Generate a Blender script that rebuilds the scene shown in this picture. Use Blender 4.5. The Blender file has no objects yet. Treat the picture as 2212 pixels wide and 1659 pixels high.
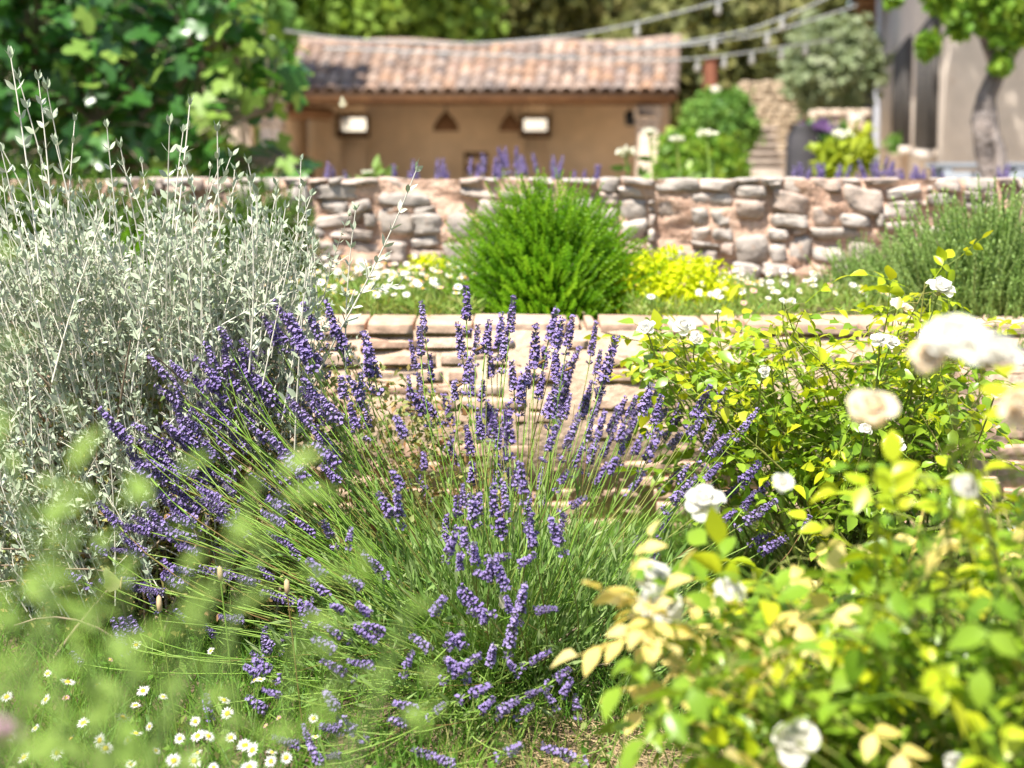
import bpy, math
import numpy as np
from mathutils import Matrix, Vector

sc = bpy.context.scene
COL = sc.collection
rng = np.random.default_rng(7)
PI = math.pi

# ------------------------------------------------------------------ camera
F_PX = 1479.0                      # focal length in pixels of a 1024 px wide picture
H_EYE = 0.93
PITCH = math.radians(6.0)
HORIZON = 150.0
SHIFT = F_PX * math.tan(PITCH) - (384.0 - HORIZON)
FOCUS = 2.56
cam_d = bpy.data.cameras.new('camera')
cam_d.sensor_width = 36.0
cam_d.lens = 36.0 * F_PX / 1024.0
cam_d.shift_y = SHIFT / 1024.0
cam_d.clip_start = 0.02
cam_d.clip_end = 2000.0
cam_d.dof.use_dof = True
cam_d.dof.focus_distance = FOCUS
cam_d.dof.aperture_fstop = cam_d.lens / 15.5
cam_d.dof.aperture_blades = 0
cam = bpy.data.objects.new('camera', cam_d)
COL.objects.link(cam)
cam.location = (0, 0, H_EYE)
cam.rotation_euler = (PI / 2 - PITCH, 0, 0)
sc.camera = cam

# ------------------------------------------------------------------ sky, sun, exposure
SUN_FROM = Vector((-0.30, -0.45, 1.0)).normalized()
world = bpy.data.worlds.new('World')
sc.world = world
world.use_nodes = True
wn = world.node_tree.nodes
wl = world.node_tree.links
bg = wn['Background']
skyt = wn.new('ShaderNodeTexSky')
skyt.sky_type = 'NISHITA'
skyt.sun_disc = False
skyt.sun_elevation = math.asin(SUN_FROM.z)
skyt.sun_rotation = math.atan2(SUN_FROM.x, SUN_FROM.y)
skyt.air_density = 1.0
skyt.dust_density = 1.2
skyt.ozone_density = 1.0
wl.new(skyt.outputs['Color'], bg.inputs['Color'])
bg.inputs['Strength'].default_value = 0.10
sun_d = bpy.data.lights.new('sun', 'SUN')
sun_d.energy = 5.0
sun_d.angle = math.radians(0.53)
sun_d.color = (1.0, 0.955, 0.87)
sun = bpy.data.objects.new('sun', sun_d)
COL.objects.link(sun)
sun.rotation_euler = SUN_FROM.to_track_quat('Z', 'Y').to_euler()
sun.location = (-3, -4, 9)
vs = sc.view_settings
vs.view_transform = 'Standard'
vs.look = 'None'
vs.gamma = 1.0
vs.use_curve_mapping = False
vs.exposure = 1.0
sc.render.engine = 'CYCLES'
sc.cycles.use_denoising = True
sc.cycles.max_bounces = 6
sc.cycles.diffuse_bounces = 3
sc.cycles.glossy_bounces = 2
sc.cycles.transmission_bounces = 4
sc.cycles.transparent_max_bounces = 4
sc.cycles.caustics_reflective = False
sc.cycles.caustics_refractive = False
sc.cycles.sample_clamp_indirect = 6.0

# ------------------------------------------------------------------ helpers
CAMP = np.array((0, 0, H_EYE))
FWD = np.array((0, math.cos(PITCH), -math.sin(PITCH)))
UPV = np.array((0, math.sin(PITCH), math.cos(PITCH)))
RGT = np.array((1.0, 0, 0))
K = 1024.0 / 2212.0                # survey notes were taken on a 2212 px wide copy


def ray(u, v):
    return FWD + (u - 512.0) / F_PX * RGT + (384.0 + SHIFT - v) / F_PX * UPV


def P(u, v, Y):
    """point at world depth Y seen in direction (u, v) of the 1024x768 frame"""
    d = ray(u, v)
    return CAMP + d * (Y / d[1])


def Q(x, y, Y):
    return P(x * K, y * K, Y)


def Pz(u, v, z):
    d = ray(u, v)
    return CAMP + d * ((z - H_EYE) / d[2])


def nrm(a):
    a = np.asarray(a, float)
    return a / np.maximum(np.linalg.norm(a, axis=-1, keepdims=True), 1e-9)


def frames(d, n):
    """(M,3,3) rotations: local z along d, local y towards n"""
    z = nrm(np.atleast_2d(d))
    n = np.atleast_2d(n)
    y = n - (n * z).sum(-1, keepdims=True) * z
    bad = np.linalg.norm(y, axis=-1) < 1e-4
    if bad.any():
        y[bad] = np.cross(z[bad], (0.31, 0.77, 0.55))
    y = nrm(y)
    x = np.cross(y, z)
    return np.stack((x, y, z), -1)


def rand_dir(m, up=0.0):
    v = rng.normal(size=(m, 3))
    v = nrm(v)
    v[:, 2] += up
    return nrm(v)


def T(v, faces, mi=None):
    """template: verts, faces (any sizes), material index for each face"""
    li = np.concatenate([np.asarray(f) for f in faces])
    lt = np.array([len(f) for f in faces])
    m = np.zeros(len(faces), int) if mi is None else np.asarray(mi)
    return dict(v=np.asarray(v, float), li=li, lt=lt, mi=m, tint=None)


def join(*ts):
    off = 0
    V, L, N, MI, TI = [], [], [], [], []
    for t in ts:
        V.append(t['v']); L.append(t['li'] + off); N.append(t['lt']); MI.append(t['mi'])
        TI.append(t['tint'] if t['tint'] is not None else np.zeros(len(t['v'])))
        off += len(t['v'])
    return dict(v=np.concatenate(V), li=np.concatenate(L), lt=np.concatenate(N), mi=np.concatenate(MI), tint=np.concatenate(TI))


def xf(t, R=None, loc=(0, 0, 0), s=1.0, mi=None):
    v = t['v'] * s
    if R is not None:
        v = v @ np.asarray(R).T
    o = dict(t); o['v'] = v + np.asarray(loc)
    if mi is not None:
        o['mi'] = np.full(len(t['lt']), mi)
    return o


def inst(t, R, loc, s=1.0, tint=None, mi=None):
    """many copies of one template as one chunk"""
    m = len(loc)
    s = np.broadcast_to(np.asarray(s, float), (m,)) if np.ndim(s) < 2 else s
    v = t['v'][None] * (s[:, None, None] if s.ndim == 1 else s[:, None, :])
    v = np.einsum('mij,mnj->mni', R, v) + np.asarray(loc)[:, None, :]
    n = len(t['v'])
    li = (t['li'][None] + (np.arange(m) * n)[:, None]).ravel()
    if tint is None:
        tint = rng.random(m)
    return dict(v=v.reshape(-1, 3), li=li, lt=np.tile(t['lt'], m),
                mi=np.tile(t['mi'], m) if mi is None else np.full(m * len(t['lt']), mi),
                tint=np.repeat(tint, n))


def tubes(pts, rad, sides=4, mi=0, tint=None):
    """pts (M,K,3), rad (K,) or (M,K): tapered tubes, one chunk"""
    pts = np.asarray(pts, float)
    if pts.ndim == 2:
        pts = pts[None]
    m, k, _ = pts.shape
    rad = np.broadcast_to(np.asarray(rad, float), (m, k))
    tan = nrm(np.gradient(pts, axis=1))
    ref = np.where(np.abs(tan[:, :1, 2:3]) > 0.8, np.array((1.0, 0.2, 0)), np.array((0.1, 0.2, 1.0)))
    a = nrm(np.cross(tan, np.broadcast_to(ref, tan.shape)))
    b = np.cross(tan, a)
    ang = np.arange(sides) * 2 * PI / sides
    ring = a[:, :, None] * np.cos(ang)[None, None, :, None] + b[:, :, None] * np.sin(ang)[None, None, :, None]
    v = pts[:, :, None] + ring * rad[:, :, None, None]
    v = v.reshape(-1, 3)
    i, j = np.meshgrid(np.arange(k - 1), np.arange(sides), indexing='ij')
    j2 = (j + 1) % sides
    q = np.stack((i * sides + j, i * sides + j2, (i + 1) * sides + j2, (i + 1) * sides + j), -1).reshape(-1, 4)
    li = (q[None] + (np.arange(m) * k * sides)[:, None, None]).ravel()
    nf = m * len(q)
    if tint is None:
        tint = rng.random(m)
    return dict(v=v, li=li, lt=np.full(nf, 4), mi=np.full(nf, mi), tint=np.repeat(tint, k * sides))


def bez(a, b, c, k):
    a, b, c = (np.atleast_2d(np.asarray(x, float)) for x in (a, b, c))
    t = np.linspace(0, 1, k)[None, :, None]
    return a[:, None] * (1 - t) ** 2 + 2 * b[:, None] * t * (1 - t) + c[:, None] * t ** 2


def box(sx, sy, sz, c=(0, 0, 0), bev=0.0):
    """box with chamfered edges"""
    x, y, z = sx / 2, sy / 2, sz / 2
    if bev <= 0:
        v = [(i * x, j * y, k * z) for i in (-1, 1) for j in (-1, 1) for k in (-1, 1)]
        f = [(0, 1, 3, 2), (4, 6, 7, 5), (0, 4, 5, 1), (2, 3, 7, 6), (0, 2, 6, 4), (1, 5, 7, 3)]
        return T(np.array(v) + np.array(c), f)
    v = []
    idx = {}
    for i in (-1, 1):
        for j in (-1, 1):
            for k in (-1, 1):
                for ax in range(3):
                    p = [i * x, j * y, k * z]
                    for q, s in ((0, i), (1, j), (2, k)):
                        if q != ax:
                            p[q] -= s * bev
                    idx[(i, j, k, ax)] = len(v)
                    v.append(p)
    f = []
    for ax in range(3):
        o = [q for q in range(3) if q != ax]
        for s in (-1, 1):
            fc = []
            for (a, b) in ((-1, -1), (1, -1), (1, 1), (-1, 1)):
                kk = [0, 0, 0]; kk[ax] = s; kk[o[0]] = a; kk[o[1]] = b
                fc.append(idx[(kk[0], kk[1], kk[2], ax)])
            f.append(fc)
    for ax in range(3):
        o = [q for q in range(3) if q != ax]
        for a in (-1, 1):
            for b in (-1, 1):
                def g(s, face):
                    kk = [0, 0, 0]; kk[ax] = s; kk[o[0]] = a; kk[o[1]] = b
                    return idx[(kk[0], kk[1], kk[2], face)]
                f.append([g(-1, o[0]), g(1, o[0]), g(1, o[1]), g(-1, o[1])])
    for i in (-1, 1):
        for j in (-1, 1):
            for k in (-1, 1):
                f.append([idx[(i, j, k, 0)], idx[(i, j, k, 1)], idx[(i, j, k, 2)]])
    return T(np.array(v) + np.array(c), f)


def lathe(prof, sides=16, c=(0, 0, 0)):
    prof = np.array(prof, float)
    k = len(prof)
    ang = np.arange(sides) * 2 * PI / sides
    v = np.stack((prof[:, 0:1] * np.cos(ang), prof[:, 0:1] * np.sin(ang), np.repeat(prof[:, 1:2], sides, 1)), -1).reshape(-1, 3)
    f = []
    for i in range(k - 1):
        for j in range(sides):
            f.append((i * sides + j, i * sides + (j + 1) % sides, (i + 1) * sides + (j + 1) % sides, (i + 1) * sides + j))
    return T(v + np.array(c), f)


def mesh(name, chunks, mats, off=(0, 0, 0), smooth=False, recalc=False):
    if isinstance(chunks, dict):
        chunks = [chunks]
    t = join(*chunks)
    v = t['v'] - np.asarray(off)
    me = bpy.data.meshes.new(name)
    me.vertices.add(len(v))
    me.vertices.foreach_set('co', v.astype(np.float32).ravel())
    me.loops.add(len(t['li']))
    me.loops.foreach_set('vertex_index', t['li'].astype(np.int32))
    me.polygons.add(len(t['lt']))
    st = np.concatenate(([0], np.cumsum(t['lt'])[:-1]))
    me.polygons.foreach_set('loop_start', st.astype(np.int32))
    me.polygons.foreach_set('material_index', t['mi'].astype(np.int32))
    if smooth:
        me.polygons.foreach_set('use_smooth', np.ones(len(t['lt']), bool))
    for m in (mats if isinstance(mats, (list, tuple)) else [mats]):
        me.materials.append(m)
    a = me.attributes.new('tint', 'FLOAT', 'POINT')
    a.data.foreach_set('value', t['tint'].astype(np.float32))
    me.update(calc_edges=True)
    if recalc:
        import bmesh
        bm = bmesh.new(); bm.from_mesh(me)
        bmesh.ops.recalc_face_normals(bm, faces=bm.faces)
        bm.to_mesh(me); bm.free()
    return me


def tag(o, label, cat, group=None, kind=None):
    if label: o['label'] = label
    if cat: o['category'] = cat
    if group: o['group'] = group
    if kind: o['kind'] = kind
    return o


def thing(name, loc, label, cat, group=None):
    o = bpy.data.objects.new(name, None)
    o.empty_display_size = 0.05
    COL.objects.link(o)
    o.location = [float(q) for q in loc]
    return tag(o, label, cat, group)


def part(name, chunks, mats, parent=None, kind=None, smooth=False, recalc=False, world=True):
    off = parent.location if (parent is not None and world) else (0, 0, 0)
    o = bpy.data.objects.new(name, mesh(name, chunks, mats, off, smooth, recalc))
    COL.objects.link(o)
    if parent is not None:
        o.parent = parent
    if kind:
        o['kind'] = kind
    return o


def place(name, me, parent, R, loc, s=1.0):
    """object sharing mesh data, placed in world space under an unrotated parent"""
    o = bpy.data.objects.new(name, me)
    COL.objects.link(o)
    m = np.eye(4)
    sv = np.broadcast_to(np.asarray(s, float), (3,))
    m[:3, :3] = np.asarray(R) * sv[None, :]
    m[:3, 3] = np.asarray(loc, float) - (np.array(parent.location) if parent is not None else 0)
    if parent is not None:
        o.parent = parent
    o.matrix_basis = Matrix(m.tolist())
    return o


# ------------------------------------------------------------------ materials
def M(name, cols, rough=0.6, trans=0.0, src='obj', noise=None, bump=None, spec=0.3, tcol=None, blot=None, sheen=0.0, metal=0.0):
    m = bpy.data.materials.new(name)
    m.use_nodes = True
    nt = m.node_tree
    N, L = nt.nodes, nt.links
    b = N['Principled BSDF']
    b.inputs['Roughness'].default_value = rough
    b.inputs['Specular IOR Level'].default_value = spec
    b.inputs['Metallic'].default_value = metal
    if not isinstance(cols, list):
        cols = [cols]
    if len(cols) == 1:
        rgb = N.new('ShaderNodeRGB'); rgb.outputs[0].default_value = (*cols[0], 1)
        c = rgb.outputs[0]
    else:
        if src == 'obj':
            fac = N.new('ShaderNodeObjectInfo').outputs['Random']
        elif src == 'attr':
            at = N.new('ShaderNodeAttribute'); at.attribute_name = 'tint'; fac = at.outputs['Fac']
        elif src == 'both':
            at = N.new('ShaderNodeAttribute'); at.attribute_name = 'tint'
            ma = N.new('ShaderNodeMath'); ma.operation = 'ADD'
            L.new(at.outputs['Fac'], ma.inputs[0]); L.new(N.new('ShaderNodeObjectInfo').outputs['Random'], ma.inputs[1])
            mb = N.new('ShaderNodeMath'); mb.operation = 'MULTIPLY'; mb.inputs[1].default_value = 0.5
            L.new(ma.outputs[0], mb.inputs[0]); fac = mb.outputs[0]
        else:                                   # world-space blotches
            nn = N.new('ShaderNodeTexNoise'); nn.inputs['Scale'].default_value = src; nn.inputs['Detail'].default_value = 5
            L.new(N.new('ShaderNodeNewGeometry').outputs['Position'], nn.inputs['Vector'])
            mr = N.new('ShaderNodeMapRange'); mr.inputs[1].default_value = 0.32; mr.inputs[2].default_value = 0.68
            L.new(nn.outputs['Fac'], mr.inputs[0]); fac = mr.outputs[0]
        cr = N.new('ShaderNodeValToRGB')
        el = cr.color_ramp.elements
        el[0].color = (*cols[0], 1); el[1].color = (*cols[-1], 1)
        for i in range(1, len(cols) - 1):
            e = el.new(i / (len(cols) - 1)); e.color = (*cols[i], 1)
        L.new(fac, cr.inputs[0]); c = cr.outputs[0]
    pos = N.new('ShaderNodeNewGeometry').outputs['Position']
    if blot:                                    # (scale, colour, threshold) stains with a shape of their own
        for (s_, col_, th) in (blot if isinstance(blot, list) else [blot]):
            nb = N.new('ShaderNodeTexNoise'); nb.inputs['Scale'].default_value = s_; nb.inputs['Detail'].default_value = 6
            nb.inputs['Roughness'].default_value = 0.65
            L.new(pos, nb.inputs['Vector'])
            mr = N.new('ShaderNodeMapRange'); mr.inputs[1].default_value = th; mr.inputs[2].default_value = th + 0.12
            L.new(nb.outputs['Fac'], mr.inputs[0])
            mx = N.new('ShaderNodeMix'); mx.data_type = 'RGBA'
            L.new(mr.outputs[0], mx.inputs[0]); L.new(c, mx.inputs[6]); mx.inputs[7].default_value = (*col_, 1)
            c = mx.outputs[2]
    if noise:
        n = N.new('ShaderNodeTexNoise'); n.inputs['Scale'].default_value = noise[0]; n.inputs['Detail'].default_value = 6
        L.new(pos, n.inputs['Vector'])
        mr = N.new('ShaderNodeMapRange'); mr.inputs[1].default_value = 0.3; mr.inputs[2].default_value = 0.7
        mr.inputs[3].default_value = 1 - noise[1]; mr.inputs[4].default_value = 1 + noise[1]
        L.new(n.outputs['Fac'], mr.inputs[0])
        hs = N.new('ShaderNodeHueSaturation')
        L.new(mr.outputs[0], hs.inputs['Value']); L.new(c, hs.inputs['Color']); c = hs.outputs[0]
    L.new(c, b.inputs['Base Color'])
    if bump:
        n = N.new('ShaderNodeTexNoise'); n.inputs['Scale'].default_value = bump[0]; n.inputs['Detail'].default_value = 8
        L.new(pos, n.inputs['Vector'])
        bp = N.new('ShaderNodeBump'); bp.inputs['Strength'].default_value = bump[1]; bp.inputs['Distance'].default_value = bump[2]
        L.new(n.outputs['Fac'], bp.inputs['Height']); L.new(bp.outputs[0], b.inputs['Normal'])
    if trans > 0:
        tr = N.new('ShaderNodeBsdfTranslucent')
        mul = N.new('ShaderNodeMix'); mul.data_type = 'RGBA'; mul.blend_type = 'MULTIPLY'; mul.inputs[0].default_value = 1
        L.new(c, mul.inputs[6]); mul.inputs[7].default_value = (*(tcol or (1.25, 1.2, 0.7)), 1)
        L.new(mul.outputs[2], tr.inputs['Color'])
        mix = N.new('ShaderNodeMixShader'); mix.inputs[0].default_value = trans
        L.new(b.outputs[0], mix.inputs[1]); L.new(tr.outputs[0], mix.inputs[2])
        L.new(mix.outputs[0], N['Material Output'].inputs['Surface'])
    return m


m_soil = M('soil', [(0.10, 0.065, 0.04), (0.17, 0.12, 0.075)], 0.95, src=9.0, noise=(60, .35), bump=(40, .8, .02), blot=(14, (0.09, 0.12, 0.03), 0.56))
m_bed = M('bed_soil', [(0.16, 0.11, 0.07), (0.24, 0.17, 0.11)], 0.95, src=8.0, noise=(50, .3), bump=(50, .8, .02))
m_ground = M('ground_turf', [(0.10, 0.12, 0.04), (0.2, 0.17, 0.09)], 0.95, src=0.6, noise=(5, .3))
m_grass = M('grass_blade', [(0.06, 0.155, 0.016), (0.10, 0.23, 0.024), (0.15, 0.30, 0.033), (0.22, 0.32, 0.06), (0.34, 0.31, 0.12)], 0.5, 0.35, 'attr')
m_mound = M('lavender_leaf', [(0.13, 0.25, 0.05), (0.21, 0.34, 0.08), (0.32, 0.40, 0.17)], 0.6, 0.25, 'attr')
m_stalk = M('lavender_stalk', [(0.15, 0.30, 0.03), (0.22, 0.38, 0.05), (0.30, 0.44, 0.10), (0.24, 0.36, 0.06), (0.24, 0.14, 0.06)], 0.5, 0.0, 'attr')
m_calyx = M('lavender_calyx', [(0.085, 0.062, 0.145), (0.13, 0.10, 0.20), (0.22, 0.19, 0.26), (0.15, 0.11, 0.14)], 0.8, 0.0, 'both')
m_corol = M('lavender_corolla', [(0.235, 0.16, 0.41), (0.325, 0.24, 0.52), (0.43, 0.35, 0.61)], 0.7, 0.25, 'both', tcol=(1, .9, 1.2))
m_silver = M('silver_leaf', [(0.34, 0.40, 0.27), (0.44, 0.50, 0.36), (0.58, 0.61, 0.48)], 0.85, 0.08, 'both', tcol=(1, 1.05, .8), spec=.2)
m_silver_stem = M('silver_stem', [(0.70, 0.65, 0.53), (0.82, 0.78, 0.67)], 0.85, 0, 'both', spec=.2)
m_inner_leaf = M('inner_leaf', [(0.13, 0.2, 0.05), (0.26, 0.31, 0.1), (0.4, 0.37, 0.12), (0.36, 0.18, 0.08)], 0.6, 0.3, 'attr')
m_twig = M('twig', [(0.26, 0.19, 0.13), (0.36, 0.28, 0.2)], 0.9, 0, 'attr')
m_rose_g = M('rose_leaf_green', [(0.10, 0.23, 0.014), (0.20, 0.34, 0.022), (0.32, 0.45, 0.04)], 0.32, 0.35, 'both', spec=.5)
m_rose_y = M('rose_leaf_lime', [(0.33, 0.50, 0.02), (0.50, 0.58, 0.02), (0.64, 0.60, 0.03)], 0.35, 0.4, 'both', spec=.5)
m_rose_p = M('rose_leaf_yellow', [(0.74, 0.58, 0.10), (0.80, 0.66, 0.24), (0.82, 0.70, 0.38)], 0.5, 0.35, 'both')
m_cane = M('rose_cane', [(0.18, 0.25, 0.04), (0.26, 0.24, 0.07)], 0.5, 0, 'attr')
m_petal = M('rose_petal', [(0.88, 0.87, 0.82), (0.92, 0.90, 0.84)], 0.6, 0.5, 'both', tcol=(1, .97, .9))
m_petal_o = M('rose_petal_faded', [(0.90, 0.78, 0.58), (0.93, 0.86, 0.74)], 0.7, 0.5, 'both', tcol=(1, .9, .75))
m_sepal = M('sepal', [(0.42, 0.38, 0.14), (0.5, 0.36, 0.2)], 0.7, 0.2, 'both')
m_fig = M('fig_leaf', [(0.035, 0.12, 0.02), (0.06, 0.18, 0.025), (0.11, 0.26, 0.03)], 0.3, 0.3, 'both', spec=.5)
m_fig_l = M('fig_leaf_young', [(0.2, 0.34, 0.06), (0.3, 0.42, 0.07)], 0.45, 0.35, 'both')
m_bark = M('fig_bark', [(0.22, 0.17, 0.12), (0.32, 0.26, 0.2)], 0.9, src=12.0, bump=(30, .6, .02))
m_bark2 = M('grey_bark', [(0.09, 0.075, 0.07), (0.22, 0.19, 0.175), (0.32, 0.27, 0.245)], 0.9, src=5.0, bump=(14, 1, .05), blot=(7, (0.07, 0.06, 0.06), .53))
m_lime = M('daisy_disc', [(0.8, 0.45, 0.02), (0.75, 0.55, 0.03)], 0.7)
m_dpet = M('daisy_petal', [(0.84, 0.82, 0.80), (0.86, 0.80, 0.80)], 0.6, 0.2, 'both', tcol=(1, 1, 1))
m_dpink = M('daisy_petal_pink', [(0.75, 0.42, 0.45), (0.7, 0.35, 0.4)], 0.6, 0.2, 'both', tcol=(1, 1, 1))
m_dstem = M('daisy_stem', [(0.2, 0.3, 0.08)], 0.6)
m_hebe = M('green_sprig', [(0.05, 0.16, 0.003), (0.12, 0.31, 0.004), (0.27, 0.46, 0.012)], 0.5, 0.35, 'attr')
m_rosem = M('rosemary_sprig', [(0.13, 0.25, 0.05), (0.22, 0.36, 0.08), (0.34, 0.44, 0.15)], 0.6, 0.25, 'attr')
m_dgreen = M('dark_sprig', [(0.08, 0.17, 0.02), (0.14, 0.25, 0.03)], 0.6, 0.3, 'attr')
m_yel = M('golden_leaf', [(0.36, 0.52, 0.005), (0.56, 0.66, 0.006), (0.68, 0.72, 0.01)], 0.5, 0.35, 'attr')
m_bedleaf = M('daisy_leaf', [(0.15, 0.26, 0.04), (0.24, 0.36, 0.06), (0.36, 0.38, 0.12)], 0.6, 0.3, 'attr')
m_stone = M('wall_stone', [(0.36, 0.31, 0.27), (0.44, 0.385, 0.335), (0.43, 0.32, 0.255), (0.50, 0.44, 0.39), (0.40, 0.34, 0.29)], 0.9, src='obj', noise=(26, .22), bump=(40, .6, .012), blot=[(18, (0.24, 0.215, 0.20), .55), (30, (0.46, 0.31, 0.23), .6)])
m_mortar = M('pink_mortar', [(0.50, 0.31, 0.22), (0.57, 0.40, 0.30)], 0.95, src=20.0, noise=(60, .2), bump=(60, .8, .012))
m_brick = M('terrace_stone', [(0.50, 0.335, 0.235), (0.57, 0.395, 0.285), (0.47, 0.295, 0.21), (0.59, 0.44, 0.335), (0.53, 0.36, 0.25), (0.45, 0.31, 0.24)], 0.9, src='obj', noise=(40, .2), bump=(60, .6, .006), blot=[(16, (0.31, 0.20, 0.145), .58), (38, (0.56, 0.44, 0.34), .6)])
m_joint = M('pale_joint', [(0.54, 0.41, 0.30), (0.46, 0.32, 0.225)], 0.95, src=14.0, noise=(60, .2), bump=(70, .8, .008))
m_tile = M('roof_tile', [(0.34, 0.21, 0.15), (0.19, 0.155, 0.14), (0.40, 0.26, 0.18), (0.25, 0.2, 0.175), (0.46, 0.33, 0.25), (0.15, 0.125, 0.115), (0.40, 0.24, 0.15), (0.30, 0.24, 0.21)], 0.9, src='obj', noise=(9, .25), blot=[(1.5, (0.46, 0.16, 0.02), .66), (5, (0.15, 0.13, 0.12), .6)])
m_pan = M('roof_pan', [(0.2, 0.13, 0.09), (0.16, 0.11, 0.08)], 0.95, src=5.0)
m_wood = M('old_wood', [(0.20, 0.10, 0.05), (0.28, 0.15, 0.07)], 0.8, src=4.0, noise=(20, .3))
m_plast = M('ochre_plaster', [(0.68, 0.49, 0.31), (0.76, 0.56, 0.37)], 0.95, src=1.0, noise=(5, .08))
m_pill = M('pillar_stone', [(0.58, 0.46, 0.36), (0.66, 0.54, 0.43)], 0.9, src=4.0, noise=(16, .15), bump=(20, .5, .02))
m_wick = M('wicker', [(0.14, 0.07, 0.03), (0.2, 0.1, 0.05)], 0.9, src=60.0)
m_black = M('black_metal', (0.012, 0.012, 0.013), 0.5)
m_frame = M('dark_frame', (0.13, 0.075, 0.04), 0.8)
m_pale = M('pale_stone', [(0.52, 0.46, 0.38), (0.6, 0.54, 0.44)], 0.9, src=2.0)
m_house = M('house_plaster', [(0.62, 0.54, 0.47), (0.70, 0.60, 0.51)], 0.95, src=0.9, noise=(4, .12), bump=(12, .4, .02), blot=(1.6, (0.52, 0.41, 0.32), .58))
m_shut = M('shutter_grey', [(0.075, 0.07, 0.066), (0.10, 0.09, 0.085)], 0.8, src=6.0)
m_pipe = M('zinc_pipe', (0.56, 0.58, 0.64), 0.4)
m_rust = M('rust_post', [(0.15, 0.05, 0.028), (0.2, 0.075, 0.04)], 0.8, src=6.0)
m_far = M('sand_stone', [(0.38, 0.29, 0.2), (0.48, 0.38, 0.27)], 0.95, src=3.0, noise=(9, .25), bump=(8, .6, .04))
m_step = M('step_stone', [(0.36, 0.29, 0.24), (0.46, 0.38, 0.31)], 0.95, src=3.0, noise=(9, .2))
m_jar = M('dark_jar', [(0.035, 0.033, 0.036), (0.06, 0.055, 0.06)], 0.7, src=5.0)
m_cord = M('white_cord', (0.36, 0.37, 0.37), 0.5)
m_bulb = M('bulb_glass', (0.34, 0.33, 0.31), 0.2)
m_blue = M('bluegrey_paint', [(0.20, 0.22, 0.25), (0.26, 0.28, 0.31)], 0.7, src=3.0)
m_leafA = M('bright_tree_leaf', [(0.16, 0.28, 0.04), (0.25, 0.38, 0.06), (0.34, 0.45, 0.09)], 0.5, 0.35, 'attr')
m_leafB = M('pine_leaf', [(0.10, 0.12, 0.035), (0.17, 0.18, 0.05), (0.25, 0.23, 0.08)], 0.6, 0.2, 'attr')
m_leafC = M('olive_leaf', [(0.17, 0.23, 0.11), (0.26, 0.32, 0.17), (0.38, 0.42, 0.27)], 0.6, 0.25, 'attr')
m_leafD = M('hedge_leaf', [(0.06, 0.15, 0.03), (0.14, 0.28, 0.05), (0.22, 0.37, 0.07)], 0.5, 0.3, 'attr')
m_leafE = M('mulberry_leaf', [(0.08, 0.19, 0.02), (0.17, 0.32, 0.03), (0.34, 0.46, 0.05)], 0.5, 0.35, 'attr')
m_yplant = M('yellow_plant_leaf', [(0.26, 0.36, 0.025), (0.46, 0.50, 0.035)], 0.5, 0.35, 'attr')
m_boug = M('purple_bract', [(0.16, 0.085, 0.24), (0.22, 0.12, 0.28)], 0.7, 0.2, 'attr', tcol=(1, .8, 1))
m_umbel = M('umbel_cream', [(0.76, 0.76, 0.66), (0.8, 0.78, 0.6)], 0.8, 0.1, 'both')
m_bee = M('bee_body', [(0.10, 0.06, 0.03), (0.35, 0.2, 0.06)], 0.8, src=260.0)
m_wing = M('insect_wing', (0.4, 0.36, 0.3), 0.4, 0.5)
m_bfly = M('butterfly_wing', (0.76, 0.80, 0.36), 0.7, 0.35, tcol=(1, 1, .8))
m_bfly2 = M('butterfly_wing_cream', (0.80, 0.76, 0.55), 0.7, 0.3, tcol=(1, 1, .9))
m_seed = M('seed_head', [(0.55, 0.38, 0.2), (0.62, 0.46, 0.26)], 0.9, src=300.0)
m_pinkf = M('pink_petal', [(0.55, 0.30, 0.42), (0.62, 0.38, 0.5)], 0.7, 0.3, 'both', tcol=(1, .9, 1))
m_nearleaf = M('near_leaf', [(0.19, 0.30, 0.05), (0.26, 0.37, 0.08), (0.36, 0.44, 0.15)], 0.6, 0.35, 'both')


# ------------------------------------------------------------------ leaf templates (length along z = 1, width along x, normal y)
def leaf_t(w=0.4, seg=3, fold=0.12, curve=0.15, peak=0.45, mi=0):
    z = np.linspace(0, 1, seg + 1)
    wid = w / 2 * np.sin(PI * np.clip(z, 0, 1) ** (math.log(0.5) / math.log(peak)))
    y = -curve * z ** 2
    v, f = [], []
    for i in range(seg + 1):
        v += [(-wid[i], y[i] + fold * wid[i] * 2, z[i]), (0, y[i], z[i]), (wid[i], y[i] + fold * wid[i] * 2, z[i])]
    for i in range(seg):
        a = i * 3
        if i == 0:
            f += [(a + 1, a + 4, a + 3), (a + 1, a + 5, a + 4)]
        elif i == seg - 1:
            f += [(a, a + 1, a + 4), (a + 1, a + 2, a + 4)]
        else:
            f += [(a, a + 1, a + 4, a + 3), (a + 1, a + 2, a + 5, a + 4)]
    return T(v, f, [mi] * len(f))


LEAF3 = leaf_t(0.42, 3)
LEAF4 = leaf_t(0.6, 4, 0.14, 0.2, 0.42)
LEAF2 = leaf_t(0.5, 2, 0.15, 0.1, 0.5)
SLIM = leaf_t(0.14, 2, 0.1, 0.15, 0.5)
BLADE = T([(-.5, 0, 0), (.5, 0, 0), (-.42, .05, .4), (.42, .05, .4), (-.24, .2, .78), (.24, .2, .78), (0, .42, 1)],
          [(0, 1, 3, 2), (2, 3, 5, 4), (4, 5, 6)])
CARD = T([(-.5, 0, 0), (0, .06, -.1), (.5, 0, 0), (.36, -.03, .6), (0, .05, 1), (-.36, -.03, .6)], [(0, 1, 4, 5), (1, 2, 3, 4)])


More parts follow.
